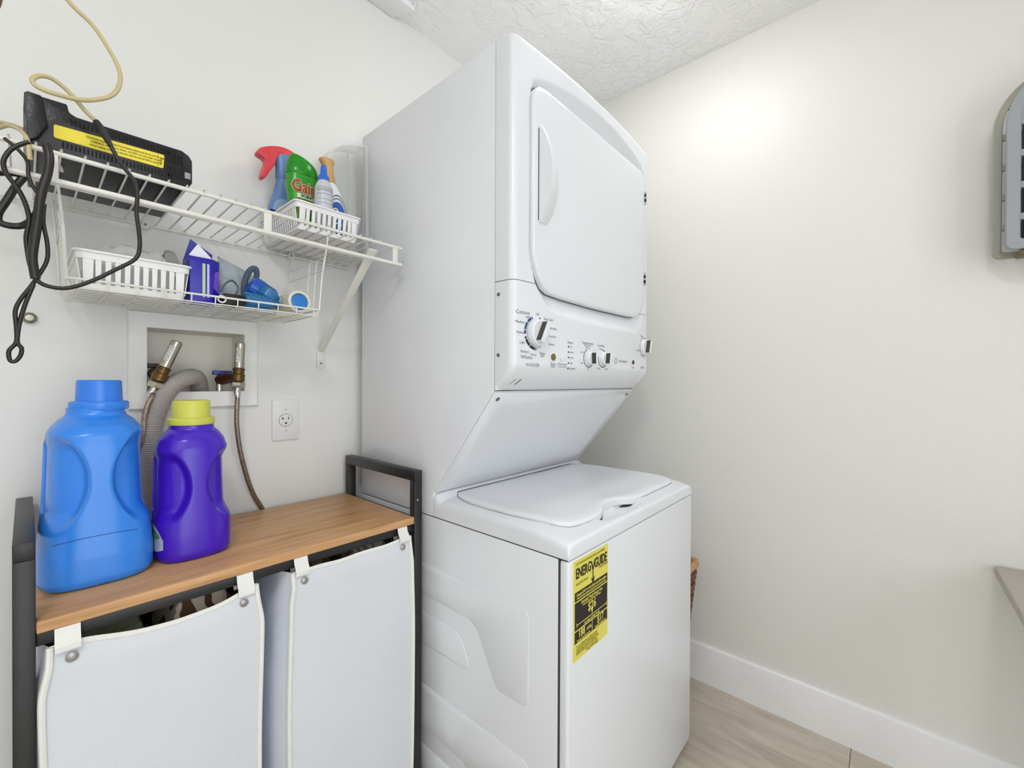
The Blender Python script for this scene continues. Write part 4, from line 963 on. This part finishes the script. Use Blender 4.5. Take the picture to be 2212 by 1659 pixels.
cord('cream_cable', 'cream cable looping down from the ceiling over the black appliance', [(CREAM_P, .0032)], CREAM, .003)
cord('cream_lead', 'short cream lead lying over the shelf edge beside the black appliance', [(CREAM2, .003), (CREAM3, .003)], CREAM, .003)
o = cord('black_power_cord', 'black power cord hanging in tangled loops from the wire shelf', [(BLACK1, .0030), (BLACK3, .0026), (BLACK4, .0024), (BLACK2, .0055), (BLACK5, .0048), (BLACK6, .0048)], BLACKRB, .003)
b = BM(); tube(b, [BLACK1[0], BLACK1[1], BLACK1[2]], lambda i: (.0045, .0062, .0034)[i], 10); obj('cord_joint', b, BLACKRB, o)

# ================================================================== WASHER BOX
o = thing('washer_outlet_box', 'white framed recessed washer supply box set in the back wall', 'outlet box', (-1.447, 0, 1.2))
FRM = mat('painted_box_frame', (240, 240, 236), 0.4)
ox0, ox1, oz0, oz1 = -1.578, -1.317, 1.091, 1.3165
ix0, ix1, iz0, iz1 = -1.545, -1.349, 1.131, 1.280
b = BM(); t = BM()
def R4(x0, x1, z0, z1, y): return [t.verts.new((x0, y, z0)), t.verts.new((x1, y, z0)), t.verts.new((x1, y, z1)), t.verts.new((x0, y, z1))]
L_ = [R4(ox0, ox1, oz0, oz1, 0.0005), R4(ox0, ox1, oz0, oz1, -0.009), R4(ox0+.002, ox1-.002, oz0+.002, oz1-.002, -0.0115), R4(ix0-.001, ix1+.001, iz0-.001, iz1+.001, -0.0115), R4(ix0, ix1, iz0, iz1, -0.010), R4(ix0, ix1, iz0, iz1, 0.0005)]
for A, B_ in zip(L_, L_[1:]+L_[:1]):
    for k in range(4): t.faces.new((A[k], A[(k+1) % 4], B_[(k+1) % 4], B_[k]))
merge(b, t); obj('box_frame', b, FRM, o)
b = BM(); t = BM(); A = R4(ix0-.001, ix1+.001, iz0-.002, iz1+.001, 0.0); B_ = R4(ix0+.002, ix1-.002, iz0-.002, iz1-.002, 0.085); A2 = R4(ix0-.0025, ix1+.0025, iz0-.0035, iz1+.0025, 0.0); B2 = R4(ix0, ix1, iz0-.0035, iz1, 0.087)
for P_, Q_ in ((A, B_), (A2, B2)):
    for k in range(4): t.faces.new((P_[k], P_[(k+1) % 4], Q_[(k+1) % 4], Q_[k]))
t.faces.new(B_); t.faces.new(B2)
for k in range(4): t.faces.new((A[k], A[(k+1) % 4], A2[(k+1) % 4], A2[k]))
merge(b, t); obj('box_recess', b, mat('recess_plastic', (238, 234, 224), 0.6), o, smooth=False)
def axis_lathe(A, B_, prof, m, name, parent, seg=20):
    A, B_ = Vector(A), Vector(B_); L2 = (B_-A).length; R = (B_-A).normalized().to_track_quat('Z', 'Y').to_matrix().to_4x4()
    b = BM(); lathe(b, [(r, h*L2) for r, h in prof], A, tilt=R, seg=seg); return obj(name, b, m, parent)
def supply(name, label, base, top, hose, hr, lever_m, lever, left):
    base, top = Vector(base), Vector(top); d = (top-base).normalized()
    o = thing(name, label, 'valve', base)
    P = lambda s: base+d*s
    axis_lathe(P(.052), P(.118), [(.0098, 0), (.0112, .03), (.0112, .97), (.0098, 1)], STEELB, 'water_hammer_arrestor', o)
    ar = o.children[-1] if o.children else o
    axis_lathe(P(.018), P(.052), [(.011, 0), (.0145, .1), (.0145, .55), (.0125, .62), (.0125, .88), (.014, .9), (.014, 1)], BRASS, 'brass_tee', o)
    axis_lathe(P(.004), P(.018), [(.0155, 0), (.0165, .2), (.0165, .8), (.014, 1)], mat('nickel_nut', (196, 190, 176), 0.3, 1.0), 'hose_nut', o, 6)
    axis_lathe(P(-.022), P(.005), [(.0065, 0), (.0075, .2), (.0075, .6), (.006, .7), (.006, 1)], CHROME, 'ferrule', o)
    b = BM(); tube(b, smoothpath([tuple(P(-.010))] + hose, 6), hr, 12); obj('braided_hose', b, BRAID, o)
    # valve body behind
    vb, vr = lever
    axis_lathe(P(.034), vb, [(.009, 0), (.009, .3), (.014, .5), (.015, .8), (.012, 1)], COPPER, 'valve_body', o)
    vb = Vector(vb)
    b = BM(); rod(b, (vb.x, vb.y, 1.131), (vb.x, vb.y, vb.z-.005), .007, 14); obj('valve_stem', b, CHROME, o)
    b = BM(); box(b, vr[0], vr[1], vb.y-.007, vb.y+.007, vb.z+.013, vb.z+.024, .0025); box(b, vb.x-.004, vb.x+.004, vb.y-.004, vb.y+.004, vb.z, vb.z+.014); obj('valve_lever', b, lever_m, o)
    # printed tag on arrestor
    q0, q1 = P(.068), P(.104); side = d.cross(Vector((0, 1, 0))).normalized()
    b = BM(); R = []
    for s in (0, 1):
        c = q0*(1-s)+q1*s; R.append([b.verts.new(c+(Vector((0, -1, 0))*math.cos(a)+side*math.sin(a)*(1))*.0116) for a in [0.1+0.9*k/6 for k in range(7)]])
    for k in range(6): b.faces.new((R[0][k], R[0][k+1], R[1][k+1], R[1][k]))
    obj('printed_label', b, mat('arrestor_label', (214, 212, 208), 0.5, vary=(220, 0.35)), o)
    return o
supply('left_supply_valve', 'tilted steel and brass water valve with dark lever over the grey drain hose', (-1.5400, -.052, 1.138), (-1.497, -.06, 1.254), [(-1.543,-0.060,1.123),(-1.551,-0.065,1.105),(-1.558,-0.070,1.078),(-1.561,-0.075,1.028),(-1.566,-0.055,0.967),(-1.578,-0.025,0.874),(-1.582,-0.010,0.810),(-1.582,-0.010,0.700)], .0055, mat('dark_blue_black_lever', (24, 24, 36), 0.4), ((-1.528, 0.02, 1.174), (-1.543, -1.498)), True)
supply('right_supply_valve', 'upright steel and brass water valve with blue lever near the wall outlet', (-1.3755, -.050, 1.137), (-1.3690, -.050, 1.262), [(-1.375,-0.050,1.125),(-1.377,-0.050,1.090),(-1.377,-0.050,1.043),(-1.368,-0.045,0.977),(-1.350,-0.035,0.906),(-1.330,-0.022,0.853),(-1.306,-0.012,0.808),(-1.286,-0.010,0.749),(-1.275,-0.010,0.620)], .0058, mat('blue_lever', (20, 56, 160), 0.35), ((-1.4000, 0.01, 1.160), (-1.415, -1.372)), False)
gp = smoothpath([(-1.430,0.055,1.120),(-1.436,0.045,1.148),(-1.450,0.015,1.166),(-1.476,-0.022,1.164),(-1.506,-0.046,1.146),(-1.526,-0.055,1.112),(-1.538,-0.060,1.077),(-1.545,-0.065,1.041),(-1.549,-0.062,0.996),(-1.544,-0.040,0.914),(-1.543,-0.0225,0.830),(-1.543,-0.0225,0.700)], 12)
def resample(pts, step):
    out = [pts[0]]; acc = 0.0
    for p, q in zip(pts, pts[1:]):
        L = (q-p).length; d = step-acc
        while d <= L: out.append(p+(q-p)*(d/L)); d += step
        acc = L-(d-step)
    return out
gp = resample(gp, 0.0011)
b = BM(); tube(b, gp, lambda i: .0187+.0011*math.cos(i*PI/2), 18)
tag(obj('drain_hose', b, GREYHOSE, None, ang=120), 'grey corrugated drain hose arching out of the washer box', 'hose')

# wall outlet
xo, zo = -1.2435, 1.0472
o = thing('wall_outlet', 'white single wall outlet on the back wall near the dryer', 'outlet', (xo, 0, zo))
b = BM(); prism(b, round_poly([(xo-.035, zo-.057), (xo+.035, zo-.057), (xo+.035, zo+.057), (xo-.035, zo+.057)], .003, 3), 'y', -.0004, -.0055, .0018); obj('cover_plate', b, mat('outlet_white', (230, 230, 228), 0.3), o)
b = BM(); tube(b, [(xo+.0180*math.cos(a), -.0052, zo-.001+.0180*math.sin(a)) for a in [2*PI*k/36 for k in range(36)]], .0008, 6, True); obj('socket_ring', b, mat('ring_grey', (136, 136, 132), 0.6), o)
b = BM(); lathe(b, [(.0174, 0), (.0174, .0012), (.016, .0018)], (xo, -.0052, zo-.001), 'y', 32); sk = obj('socket', b, MATS['outlet_white'], o)
b = BM(); yy = -.0073
box(b, xo-.0088, xo-.0068, yy, yy+.001, zo+.0005, zo+.0085); box(b, xo-.0125, xo-.0085, yy, yy+.001, zo+.0035, zo+.0055); box(b, xo+.0056, xo+.0076, yy, yy+.001, zo+.001, zo+.0085); box(b, xo-.0024, xo+.0024, yy, yy+.001, zo-.0115, zo-.0065); obj('socket_slot', b, PRINTD, sk, smooth=False)
for dz in (.030, -.030):
    b = BM(); lathe(b, [(.0024, 0), (.0024, .0006), (.001, .001)], (xo, -.0055, zo+dz), 'y', 10); obj('screw', b, mat('plate_screw', (188, 188, 184), 0.4), o)
# round wall bumper
o = thing('wall_bumper', 'small round metal bumper on the back wall beside the hanging cord', 'bumper', (-1.727, 0, 1.282))
b = BM(); lathe(b, [(.0105, 0.0004), (.0115, .003), (.0105, .008), (.008, .010), (.006, .0085), (.002, .0085)], (-1.724, 0, 1.2815), 'y', 24); obj('metal_cup', b, mat('bumper_nickel', (170, 166, 152), 0.3, 0.9), o)
b = BM(); lathe(b, [(.0055, .0), (.0055, .0105), (.003, .012)], (-1.724, 0, 1.2815), 'y', 16); obj('rubber_pad', b, mat('pale_rubber', (222, 222, 214), 0.5), o)

# ================================================================== LAUNDRY CART
cart = thing('laundry_cart', 'black steel laundry cart with a light oak board top', 'cart', (-1.40, -0.20, 0))
YC0, YC1 = -0.385, -0.022
def leg(x0, x1, y, name='leg', z1=0.9012):
    b = BM(); box(b, x0, x1, y, y+.022, 0.0, z1, .0015); return obj(name, b, BLACKST, cart)
for (x0, x1) in ((-1.0750, -1.0515), (-1.742, -1.720)):
    leg(x0, x1, YC0); leg(x0, x1, YC1-.022)
    b = BM(); box(b, x0, x1, YC0, YC1, .901, .927, .0015); obj('side_rail', b, BLACKST, cart)
    b = BM(); box(b, x0, x1, YC0+.022, YC1-.022, .778, .800, .0015); obj('side_rail', b, BLACKST, cart)
    b = BM(); box(b, x0, x1, YC0+.022, YC1-.022, .09, .112, .0015); obj('side_rail', b, BLACKST, cart)
for y in (YC0+.006, -.070):
    b = BM(); box(b, -1.720, -1.0750, y, y+.018, .772, .792, .0015); obj('cross_rail', b, BLACKST, cart)
    b = BM(); box(b, -1.720, -1.0750, y, y+.018, .09, .110, .0015); obj('cross_rail', b, BLACKST, cart)
b = BM(); prism(b, [(-1.7195, YC0+.0005), (-1.0755, YC0+.0005), (-1.0755, YC1), (-1.518, YC1), (-1.518, -.046), (-1.568, -.046), (-1.568, YC1), (-1.7195, YC1)], 'z', .7925, .810, .0012); obj('board_top', b, OAK, cart, label='light oak board top')
b = BM(); lathe(b, [(.0028, 0), (.0028, .0014), (.001, .002)], (-1.066, YC0, .852), 'y', 12); obj('bolt', b, CHROME, cart)

def bag(x0, x1, label, seed, sag):
    o = thing('laundry_bag', label, 'laundry bag', ((x0+x1)/2, -0.2, 0.12), 'white laundry bags in the cart')
    ztop, zbot, yf, yb = .7665, .12, -.392, -.075
    def ztp(u): return ztop-sag*math.sin(PI*u**1.35)**1.3 + 0.004*noise.noise(Vector((u*4, seed, 0)))
    def bulge(u, v): return 0.012*math.sin(PI*u)*math.sin(PI*min(1, v*1.1))+0.004*noise.noise(Vector((u*2.5+seed, v*3, 0)))
    def edge(v): return 0.0025*math.sin(v*7+seed)*min(1, (1-v)*8)  # wavy vertical edges
    b = BM()
    def F(u, v):
        z = zbot+(ztp(u)-zbot)*v; s = 2*u-1
        return (x0+(x1-x0)*u+edge(v)*s+0.006*s*sstep((0.97-v)*12)-0.006*s, yf-bulge(u, v)+0.006*(1-sstep((1-v)*20)), z)
    grid(b, 40, 60, F); 
    grid(b, 40, 60, lambda u, v: (F(u, v)[0], F(u, v)[1]+.0015, F(u, v)[2]))
    obj('front_panel', b, FABRIC, o)
    for side, u0 in ((-1, 0.0), (1, 1.0)):
        b = BM()
        def G(t, v):
            p = F(u0, v); yy = p[1]+(yb-p[1])*t
            return (p[0]+side*(0.010*math.sin(PI*t)*min(1, (1-v)*3)+0.012*min(1, t*8)*(1 if v < .995 else 1)) , yy, p[2]-0.006*math.sin(PI*t)+(0.012 if False else 0))
        grid(b, 20, 50, G); obj('side_panel', b, mat('bag_side_lightened', (226, 230, 240), 0.75, bump=(260, 0.12)), o)  # side colour lightened to offset shade in the narrow gap between bags
        b = BM(); tube(b, [Vector(F(u0, v/50))+Vector((0, -.001, 0)) for v in range(51)], .0056, 8, flat=0.8); obj('piping', b, PIPING, o)
    b = BM(); grid(b, 12, 30, lambda u, v: (x0+(x1-x0)*u, yb, zbot+(ztop-zbot)*v)); obj('back_panel', b, FABRIC, o)
    b = BM(); grid(b, 12, 8, lambda u, v: (x0+(x1-x0)*u, yf+(yb-yf)*v, zbot)); obj('bottom_panel', b, FABRIC, o)
    b = BM(); tube(b, [Vector(F(u/40, 1.0))+Vector((0, -.0008, -.003)) for u in range(41)], .0045, 8, flat=0.5); obj('piping', b, PIPING, o)
    for sx_ in (x0+.024, x1-.024):
        b = BM(); u_ = (sx_-x0)/(x1-x0); zb_ = ztp(u_)-.004; N_ = 12
        path = [(zb_-.004, yf-.003), (zb_+.004, yf-.0035), (.780, YC0-.001), (.7915, YC0+.002), (.7925, YC0+.008), (.7925, YC0+.022), (.786, YC0+.027), (.760, YC0+.018)]
        V = []
        for z, y in path: V.append([b.verts.new((sx_+dx, y, z)) for dx in (-.0135, .0135)])
        V2 = [[b.verts.new((v.co.x, v.co.y+.0012, v.co.z)) for v in row] for row in V]
        for i in range(len(V)-1):
            b.faces.new((V[i][0], V[i][1], V[i+1][1], V[i+1][0])); b.faces.new((V2[i][0], V2[i][1], V2[i+1][1], V2[i+1][0]))
            for k in (0, 1): b.faces.new((V[i][k], V[i+1][k], V2[i+1][k], V2[i][k]))
        st = obj('strap', b, PIPING, o)
        b = BM(); yy = F(u_, .962)[1]; lathe(b, [(.0072, 0), (.0072, .0016), (.0052, .0030), (.0015, .0034)], (sx_+(.004 if sx_ < (x0+x1)/2 else -.004), yy-.0005, ztp(u_)-.021), 'y', 20); obj('rivet', b, mat('nickel_rivet', (168, 166, 164), 0.35, 0.7), o)
    return o
bag(-1.7125, -1.4330, 'white fabric laundry bag hanging below the two detergent jugs', 1.3, .019)
bag(-1.3790, -1.0860, 'white fabric laundry bag hanging next to the washer', 4.1, .004)
# clothes inside the bags
def clothmat(name, c1, c2, sc):
    m = bpy.data.materials.new(name); m.use_nodes = True; nt = m.node_tree; bb = nt.nodes['Principled BSDF']; bb.inputs['Roughness'].default_value = 0.9
    tc = nt.nodes.new('ShaderNodeTexCoord'); wv = nt.nodes.new('ShaderNodeTexWave'); wv.inputs['Scale'].default_value = sc; wv.inputs['Distortion'].default_value = 14; wv.inputs['Detail'].default_value = 2
    cr = nt.nodes.new('ShaderNodeValToRGB'); e = cr.color_ramp.elements; e[0].position = .42; e[1].position = .5; e[0].color = (*lin(c1), 1); e[1].color = (*lin(c2), 1)
    nt.links.new(tc.outputs['Object'], wv.inputs[0]); nt.links.new(wv.outputs[0], cr.inputs[0]); nt.links.new(cr.outputs[0], bb.inputs['Base Color'])
    return m
for (x0, x1, y0, y1, h_, sd, m, lb_, nm) in ((-1.70, -1.577, -.372, -.09, .757, 1.1, clothmat('olive_cloth', (112, 116, 90), (134, 136, 112), 6), 'crumpled dark olive shirt inside the laundry bag under the blue jug', 'shirt'),
                              (-1.571, -1.445, -.372, -.09, .762, 7.7, clothmat('brown_print_cloth', (104, 74, 60), (226, 216, 200), 9), 'brown and cream patterned garment inside the bag below the purple jug', 'garment'),
                              (-1.365, -1.246, -.372, -.09, .757, 3.3, clothmat('ochre_cloth', (98, 82, 44), (150, 132, 92), 10), 'ochre garment inside the laundry bag hanging next to the washer', 'garment'),
                              (-1.240, -1.10, -.372, -.09, .762, 9.1, clothmat('taupe_cloth', (150, 136, 126), (206, 198, 190), 12), 'taupe and cream garment inside the laundry bag hanging next to the washer', 'garment')):
    b = crumple(x0, x1, y0, y1, .62, h_-.62, 36, 40, sd, 0.010, m, 18); tag(obj(nm, b, m), lb_, 'clothes', 'clothes in the laundry bags')

# ================================================================== DETERGENT JUGS
def jug(name, label, cx_, cy_, z0, W_, D_, prof, notch, mbody):
    """prof: (z, fw, fd, power); handle spine faces -y, two thumb hollows beside it"""
    o = thing(name, label, 'detergent jug', (cx_, cy_, z0))
    b = BM(); R = []; seg = 200; nz = 120
    def ip(z):
        for i in range(len(prof)-1):
            if prof[i][0] <= z <= prof[i+1][0]+1e-9:
                t = (z-prof[i][0])/(prof[i+1][0]-prof[i][0]+1e-9)
                a = [prof[max(0, i-1)], prof[i], prof[i+1], prof[min(len(prof)-1, i+2)]]
                return [a[1][k]*(1-t)+a[2][k]*t for k in (1, 2, 3)]
        return list(prof[-1][1:])
    zs = []
    for k in range(nz+1):
        t = k/nz; zs.append(prof[0][0]+(prof[-1][0]-prof[0][0])*t)
    for z in zs:
        fw, fd, p = ip(z); ring_ = []
        fine = []
        for k in range(720):
            a = 2*PI*(k+.5)/720; c, s = math.cos(a), math.sin(a)
            fine.append((W_*fw*math.copysign(abs(c)**(2/p), c), D_*fd*math.copysign(abs(s)**(2/p), s)))
        cum = [0.0]
        for k in range(720): cum.append(cum[-1]+math.hypot(fine[(k+1) % 720][0]-fine[k][0], fine[(k+1) % 720][1]-fine[k][1]))
        kk = 0
        for k in range(seg):
            tgt = cum[-1]*k/seg
            while cum[kk+1] < tgt: kk += 1
            f_ = (tgt-cum[kk])/max(1e-9, cum[kk+1]-cum[kk]); q0, q1 = fine[kk], fine[(kk+1) % 720]
            x = q0[0]*(1-f_)+q1[0]*f_; y = q0[1]*(1-f_)+q1[1]*f_
            # hollows: regions either side of the spine
            zz0, zz1, xin, dep, spread = notch
            h = 0
            if y < D_*0.45:
                tz = (z-zz0)/(zz1-zz0)
                if 0 < tz < 1:
                    ez = sstep(min(tz, 1-tz)*5.0)
                    # inner edge bends outward at the ends of the hollow
                    xi = xin*(1.0+2.6*(1-math.sin(PI*tz))**1.1)
                    ex = sstep((abs(x)-xi)/0.014)
                    ey = sstep((D_*0.45-y)/(D_*0.45))
                    h = ez*ex*ey
            y += dep*h; x -= math.copysign(dep*0.25*h, x)
            ring_.append(b.verts.new((cx_+x, cy_+y, z0+z)))
        R.append(ring_)
    for i in range(len(R)-1):
        for k in range(seg): b.faces.new((R[i][k], R[i][(k+1) % seg], R[i+1][(k+1) % seg], R[i+1][k]))
    b.faces.new(list(reversed(R[0]))); b.faces.new(R[-1])
    bo = obj('jug_body', b, mbody, o, ang=70)
    return o
# blue: height 0.30 to the neck
bj = jug('blue_detergent_jug', 'large bright blue detergent jug at the far end of the oak board', -1.6450, -.218, .8102, .0730, .085,
    [(0, .90, .90, 3.2), (.003, .97, .97, 3.2), (.012, 1.03, 1.0, 3.2), (.05, 1.03, 1.0, 3.1), (.09, .98, .97, 3.0), (.13, .95, .95, 3.0), (.20, .92, .94, 2.9), (.235, .91, .93, 2.8), (.255, .86, .88, 2.6), (.268, .77, .78, 2.4), (.278, .66, .62, 2.2), (.284, .56, .48, 2.0), (.290, .53, .445, 2.0), (.298, .53, .445, 2.0)],
    (.092, .262, .0125, .026, 1), BLUEJ)
b = BM(); cx_, cy_ = -1.6410, -.218
lathe(b, [(.0385, 1.104), (.0400, 1.107), (.0400, 1.117), (.0375, 1.120)], (cx_, cy_, 0), seg=48); obj('cap_collar', b, BLUEJ, bj)
b = BM(); lathe(b, [(.0318, 1.119), (.0315, 1.122), (.0303, 1.152), (.0298, 1.1565), (.0280, 1.158)], (cx_, cy_, 0), seg=48); obj('cap', b, mat('blue_cap_plastic', (44, 126, 232), 0.3, spec=0.6), bj)
b = BM(); tube(b, [(-1.645+.0732*.998*math.copysign(abs(math.cos(a))**(2/3.05), math.cos(a)), -.218+.0852*.972*math.copysign(abs(math.sin(a))**(2/3.05), math.sin(a)), .892+.004*math.sin(a*3)) for a in [PI*1.27+PI*.40*k/16 for k in range(17)]], .0006, 5); obj('mould_line', b, mat('jug_line', (30, 84, 168)), bj)
pj = jug('purple_detergent_jug', 'smaller deep purple detergent jug with yellow cap on the oak board', -1.5075, -.232, .8102, .0608, .062,
    [(0, .88, .88, 3.0), (.003, .96, .96, 3.0), (.012, 1.01, 1.0, 3.0), (.05, 1.02, 1.0, 3.0), (.10, .99, .98, 2.9), (.15, .97, .96, 2.8), (.195, .96, .95, 2.7), (.215, .94, .92, 2.6), (.232, .86, .84, 2.4), (.244, .73, .72, 2.2), (.251, .62, .62, 2.0), (.262, .585, .585, 2.0)],
    (.070, .215, .0105, .021, 1), PURPJ)
cx_, cy_ = -1.5080, -.232
b = BM(); lathe(b, [(.0382, 1.0695), (.0392, 1.072), (.0390, 1.081), (.0360, 1.084)], (cx_, cy_, 0), seg=48); obj('cap_collar', b, YELCAP, pj)
b = BM(); lathe(b, [(.0318, 1.083), (.0312, 1.114), (.0300, 1.1175), (.028, 1.118)], (cx_, cy_, 0), seg=48); obj('cap', b, YELCAP, pj)
# curved label at the jug's side
def wraplab(a0, a1, z0, z1, m, name, push=.0005):
    b = BM(); R = []; n_ = 14; 
    for k in range(n_+1):
        t = k/n_; a = a0+(a1-a0)*t; zt = z1-(z1-z0)*(0.55*t*t); zl = z0+(z1-z0)*.12*t*t
        f = [1.018, 1.0]; c, s = math.cos(a), math.sin(a)
        P = lambda z: b.verts.new((-1.5075+(.0608*1.022+push)*math.copysign(abs(c)**(2/3.0), c), -.232+(.062*1.002+push)*math.copysign(abs(s)**(2/3.0), s), z))
        R.append((P(zl), P(zt)))
    for i in range(n_): b.faces.new((R[i][0], R[i+1][0], R[i+1][1], R[i][1]))
    return obj(name, b, m, pj)
wraplab(PI*1.0, PI*1.215, .833, .885, mat('jug_label_silver', (186, 196, 206), 0.4, vary=(50, 0.25)), 'paper_label')
wraplab(PI*1.0, PI*1.16, .858, .876, mat('jug_label_green', (90, 128, 96), 0.5, vary=(80, 0.5)), 'label_picture', .0010)
b = BM(); tube(b, [(-1.5075+.062*1.02*math.copysign(abs(math.cos(a))**(2/3.0), math.cos(a)), -.232+.0635*math.copysign(abs(math.sin(a))**(2/3.0), math.sin(a)), .935-.02) for a in [PI*1.3+PI*.02*k for k in range(2)]], .0003, 4); obj('mould_line', b, PURPJ, pj)

# ================================================================== WICKER BASKET beside the washer
o = thing('wicker_basket', 'brown wicker basket tucked between the washer and the wall', 'basket', (-0.175, -0.62, 0))
WK = mat('brown_wicker', (120, 74, 48), 0.6, vary=(40, 0.4)); WK2 = mat('tan_wicker', (190, 150, 104), 0.6, vary=(40, 0.3))
wx0, wx1, wy0, wy1 = -0.300, -0.078, -0.765, -0.45
b = BM()
def wrect(z):
    t = z/.49; ins = .045*(1-t); return round_poly([(wx0+ins, wy0+ins), (wx1-ins, wy0+ins), (wx1-ins, wy1-ins), (wx0+ins, wy1-ins)], .03, 4)
rows_ = 22
for k in range(rows_):
    z = .012+k*.0212; pts = [Vector((x, y, z+.003*math.sin(i*1.6+k*PI))) for i, (x, y) in enumerate(wrect(z))]
    # densify
    dp = []
    for i in range(len(pts)):
        a, c = pts[i], pts[(i+1) % len(pts)]; nseg = max(1, int((c-a).length/.02))
        for j in range(nseg):
            q = a+(c-a)*j/nseg; out_ = Vector((q.x-(wx0+wx1)/2, q.y-(wy0+wy1)/2, 0)).normalized(); dp.append(q+out_*.003*math.sin(len(dp)*PI/1.0+k*PI))
    b = BM(); tube(b, dp, .0098, 6, True); obj('woven_strand', b, WK, o)
b = BM(); tube(b, [Vector((x, y, .487)) for x, y in wrect(.49)], .0135, 8, True); obj('basket_rim', b, WK2, o)
b = BM(); prism(b, wrect(.0), 'z', .003, .010); obj('basket_floor', b, WK, o)

# ================================================================== GREY RACK on the right wall
o = thing('grey_wall_rack', 'grey slotted plastic rack mounted on the side wall', 'rack', (-0.06, -1.66, 1.48))
GR = mat('warm_grey_plastic', (164, 163, 150), 0.45); GR2 = mat('cool_grey_plastic', (152, 155, 160), 0.45)
def rackplate(name, x, th, y0, y1, z0, z1, m, first_slot, bd=.024):
    """arched plate facing -x with slot openings built from bars"""
    yc_ = (y0+y1)/2; hwid = (y1-y0)/2
    out = []
    zsp = z1-hwid*.95
    outl = [(y0, z0), (y1, z0), (y1, zsp)] + [(yc_+hwid*math.cos(a), zsp+(z1-zsp)*math.sin(a)) for a in [PI/2*k/9 for k in range(1, 9)]] + [(yc_, z1)] + [(yc_-hwid*math.cos(a), zsp+(z1-zsp)*math.sin(a)) for a in [PI/2*k/9 for k in range(8, 0, -1)]] + [(y0, zsp)]
    raw = outl; rnd = [.02, .02]+[0]*(len(outl)-2)
    outl = round_poly(raw, rnd, 4)
    ipoly = lambda d: round_poly(offset_poly(raw, -d), [.008, .008]+[0]*(len(raw)-2), 4)
    inner = ipoly(bd)
    t = BM(); L1 = [[t.verts.new((xx, y, z)) for y, z in P] for P, xx in ((outl, x+th), (outl, x+.0015), (offset_poly(outl, -.0015), x), (ipoly(bd-.0015), x), (inner, x+.0015), (inner, x+th))]
    n = len(outl)
    for i in range(len(L1)):
        A, B_ = L1[i], L1[(i+1) % len(L1)]
        for k in range(n): t.faces.new((A[k], A[(k+1) % n], B_[(k+1) % n], B_[k]))
    pl = obj(name, t, m, o, ang=40)
    for z in [first_slot+i*.078 for i in range(5)]:
        if z < z1-.03:
            wdt = hwid if z < zsp else hwid*math.sqrt(max(0.05, 1-((z-zsp)/(z1-zsp))**2))
            b = BM(); box(b, x+.001, x+th-.001, yc_-wdt+.012, yc_+wdt-.012, z-.008, z+.008, .0015); obj('cross_bar', b, m, pl)
    for yb_ in (yc_-hwid*.33, yc_+hwid*.33):
        b = BM(); box(b, x+.001, x+th-.001, yb_-.008, yb_+.008, z0+.01, z1-.05, .0015); obj('upright_bar', b, m, pl)
    return pl
rackplate('back_plate', -0.064, .012, -1.506-.30, -1.506, 1.484, 1.965, GR, 1.565, .016)
rackplate('front_plate', -0.125, .012, -1.521-.28, -1.521, 1.492, 1.945, GR2, 1.572)
b = BM(); box(b, -.116, -.064, -1.78, -1.545, 1.478, 1.492, .003); obj('rack_floor', b, mat('dark_tan_plastic', (112, 98, 72), 0.5), o)
b = BM(); box(b, -.052, -.0005, -1.72, -1.60, 1.80, 1.84, .003); obj('wall_hook', b, GR, o)
b = BM(); box(b, -.105, -.075, -1.775, -1.552, 1.494, 1.83, .006); tag(obj('dark_pouch', b, mat('navy_fabric', (26, 26, 46), 0.7)), 'navy pouch held inside the grey wall rack', 'pouch')
b = BM(); box(b, -.115, -.106, -1.76, -1.556, 1.502, 1.76, .003); tag(obj('folded_paper', b, mat('off_white_paper', (222, 220, 212), 0.7)), 'off white paper held inside the grey wall rack', 'paper')

# ================================================================== SIDE TABLE (corner of its top shows)
o = thing('side_table', 'low taupe grey table standing against the side wall', 'table', (-0.28, -1.80, 0))
TP = mat('taupe_laminate', (176, 168, 160), 0.45)
b = BM(); prism(b, round_poly([(-0.004, -1.523), (-0.004, -2.20), (-0.52, -2.20), (-0.52, -1.523)], .016, 5), 'z', .642, .667, .005, 3); obj('table_top', b, TP, o)
for lx_, ly_ in ((-.03, -1.66), (-.49, -1.66), (-.03, -2.16), (-.49, -2.16)):
    b = BM(); box(b, lx_-.018, lx_+.018, ly_-.018, ly_+.018, 0, .643, .002); obj('leg', b, TP, o)
# dark brown strip at the far upper left of the shelf wall
b = BM(); tube(b, smoothpath([(-1.7520, -.30, 1.760), (-1.7535, -.30, 1.735), (-1.7560, -.30, 1.715), (-1.762, -.30, 1.69), (-1.775, -.31, 1.60), (-1.79, -.29, 1.528)], 4), .004, 8)
tag(obj('brown_cord', b, mat('brown_cord', (96, 66, 30), 0.5)), 'brown cord at the picture edge above the wire shelf', 'cord')
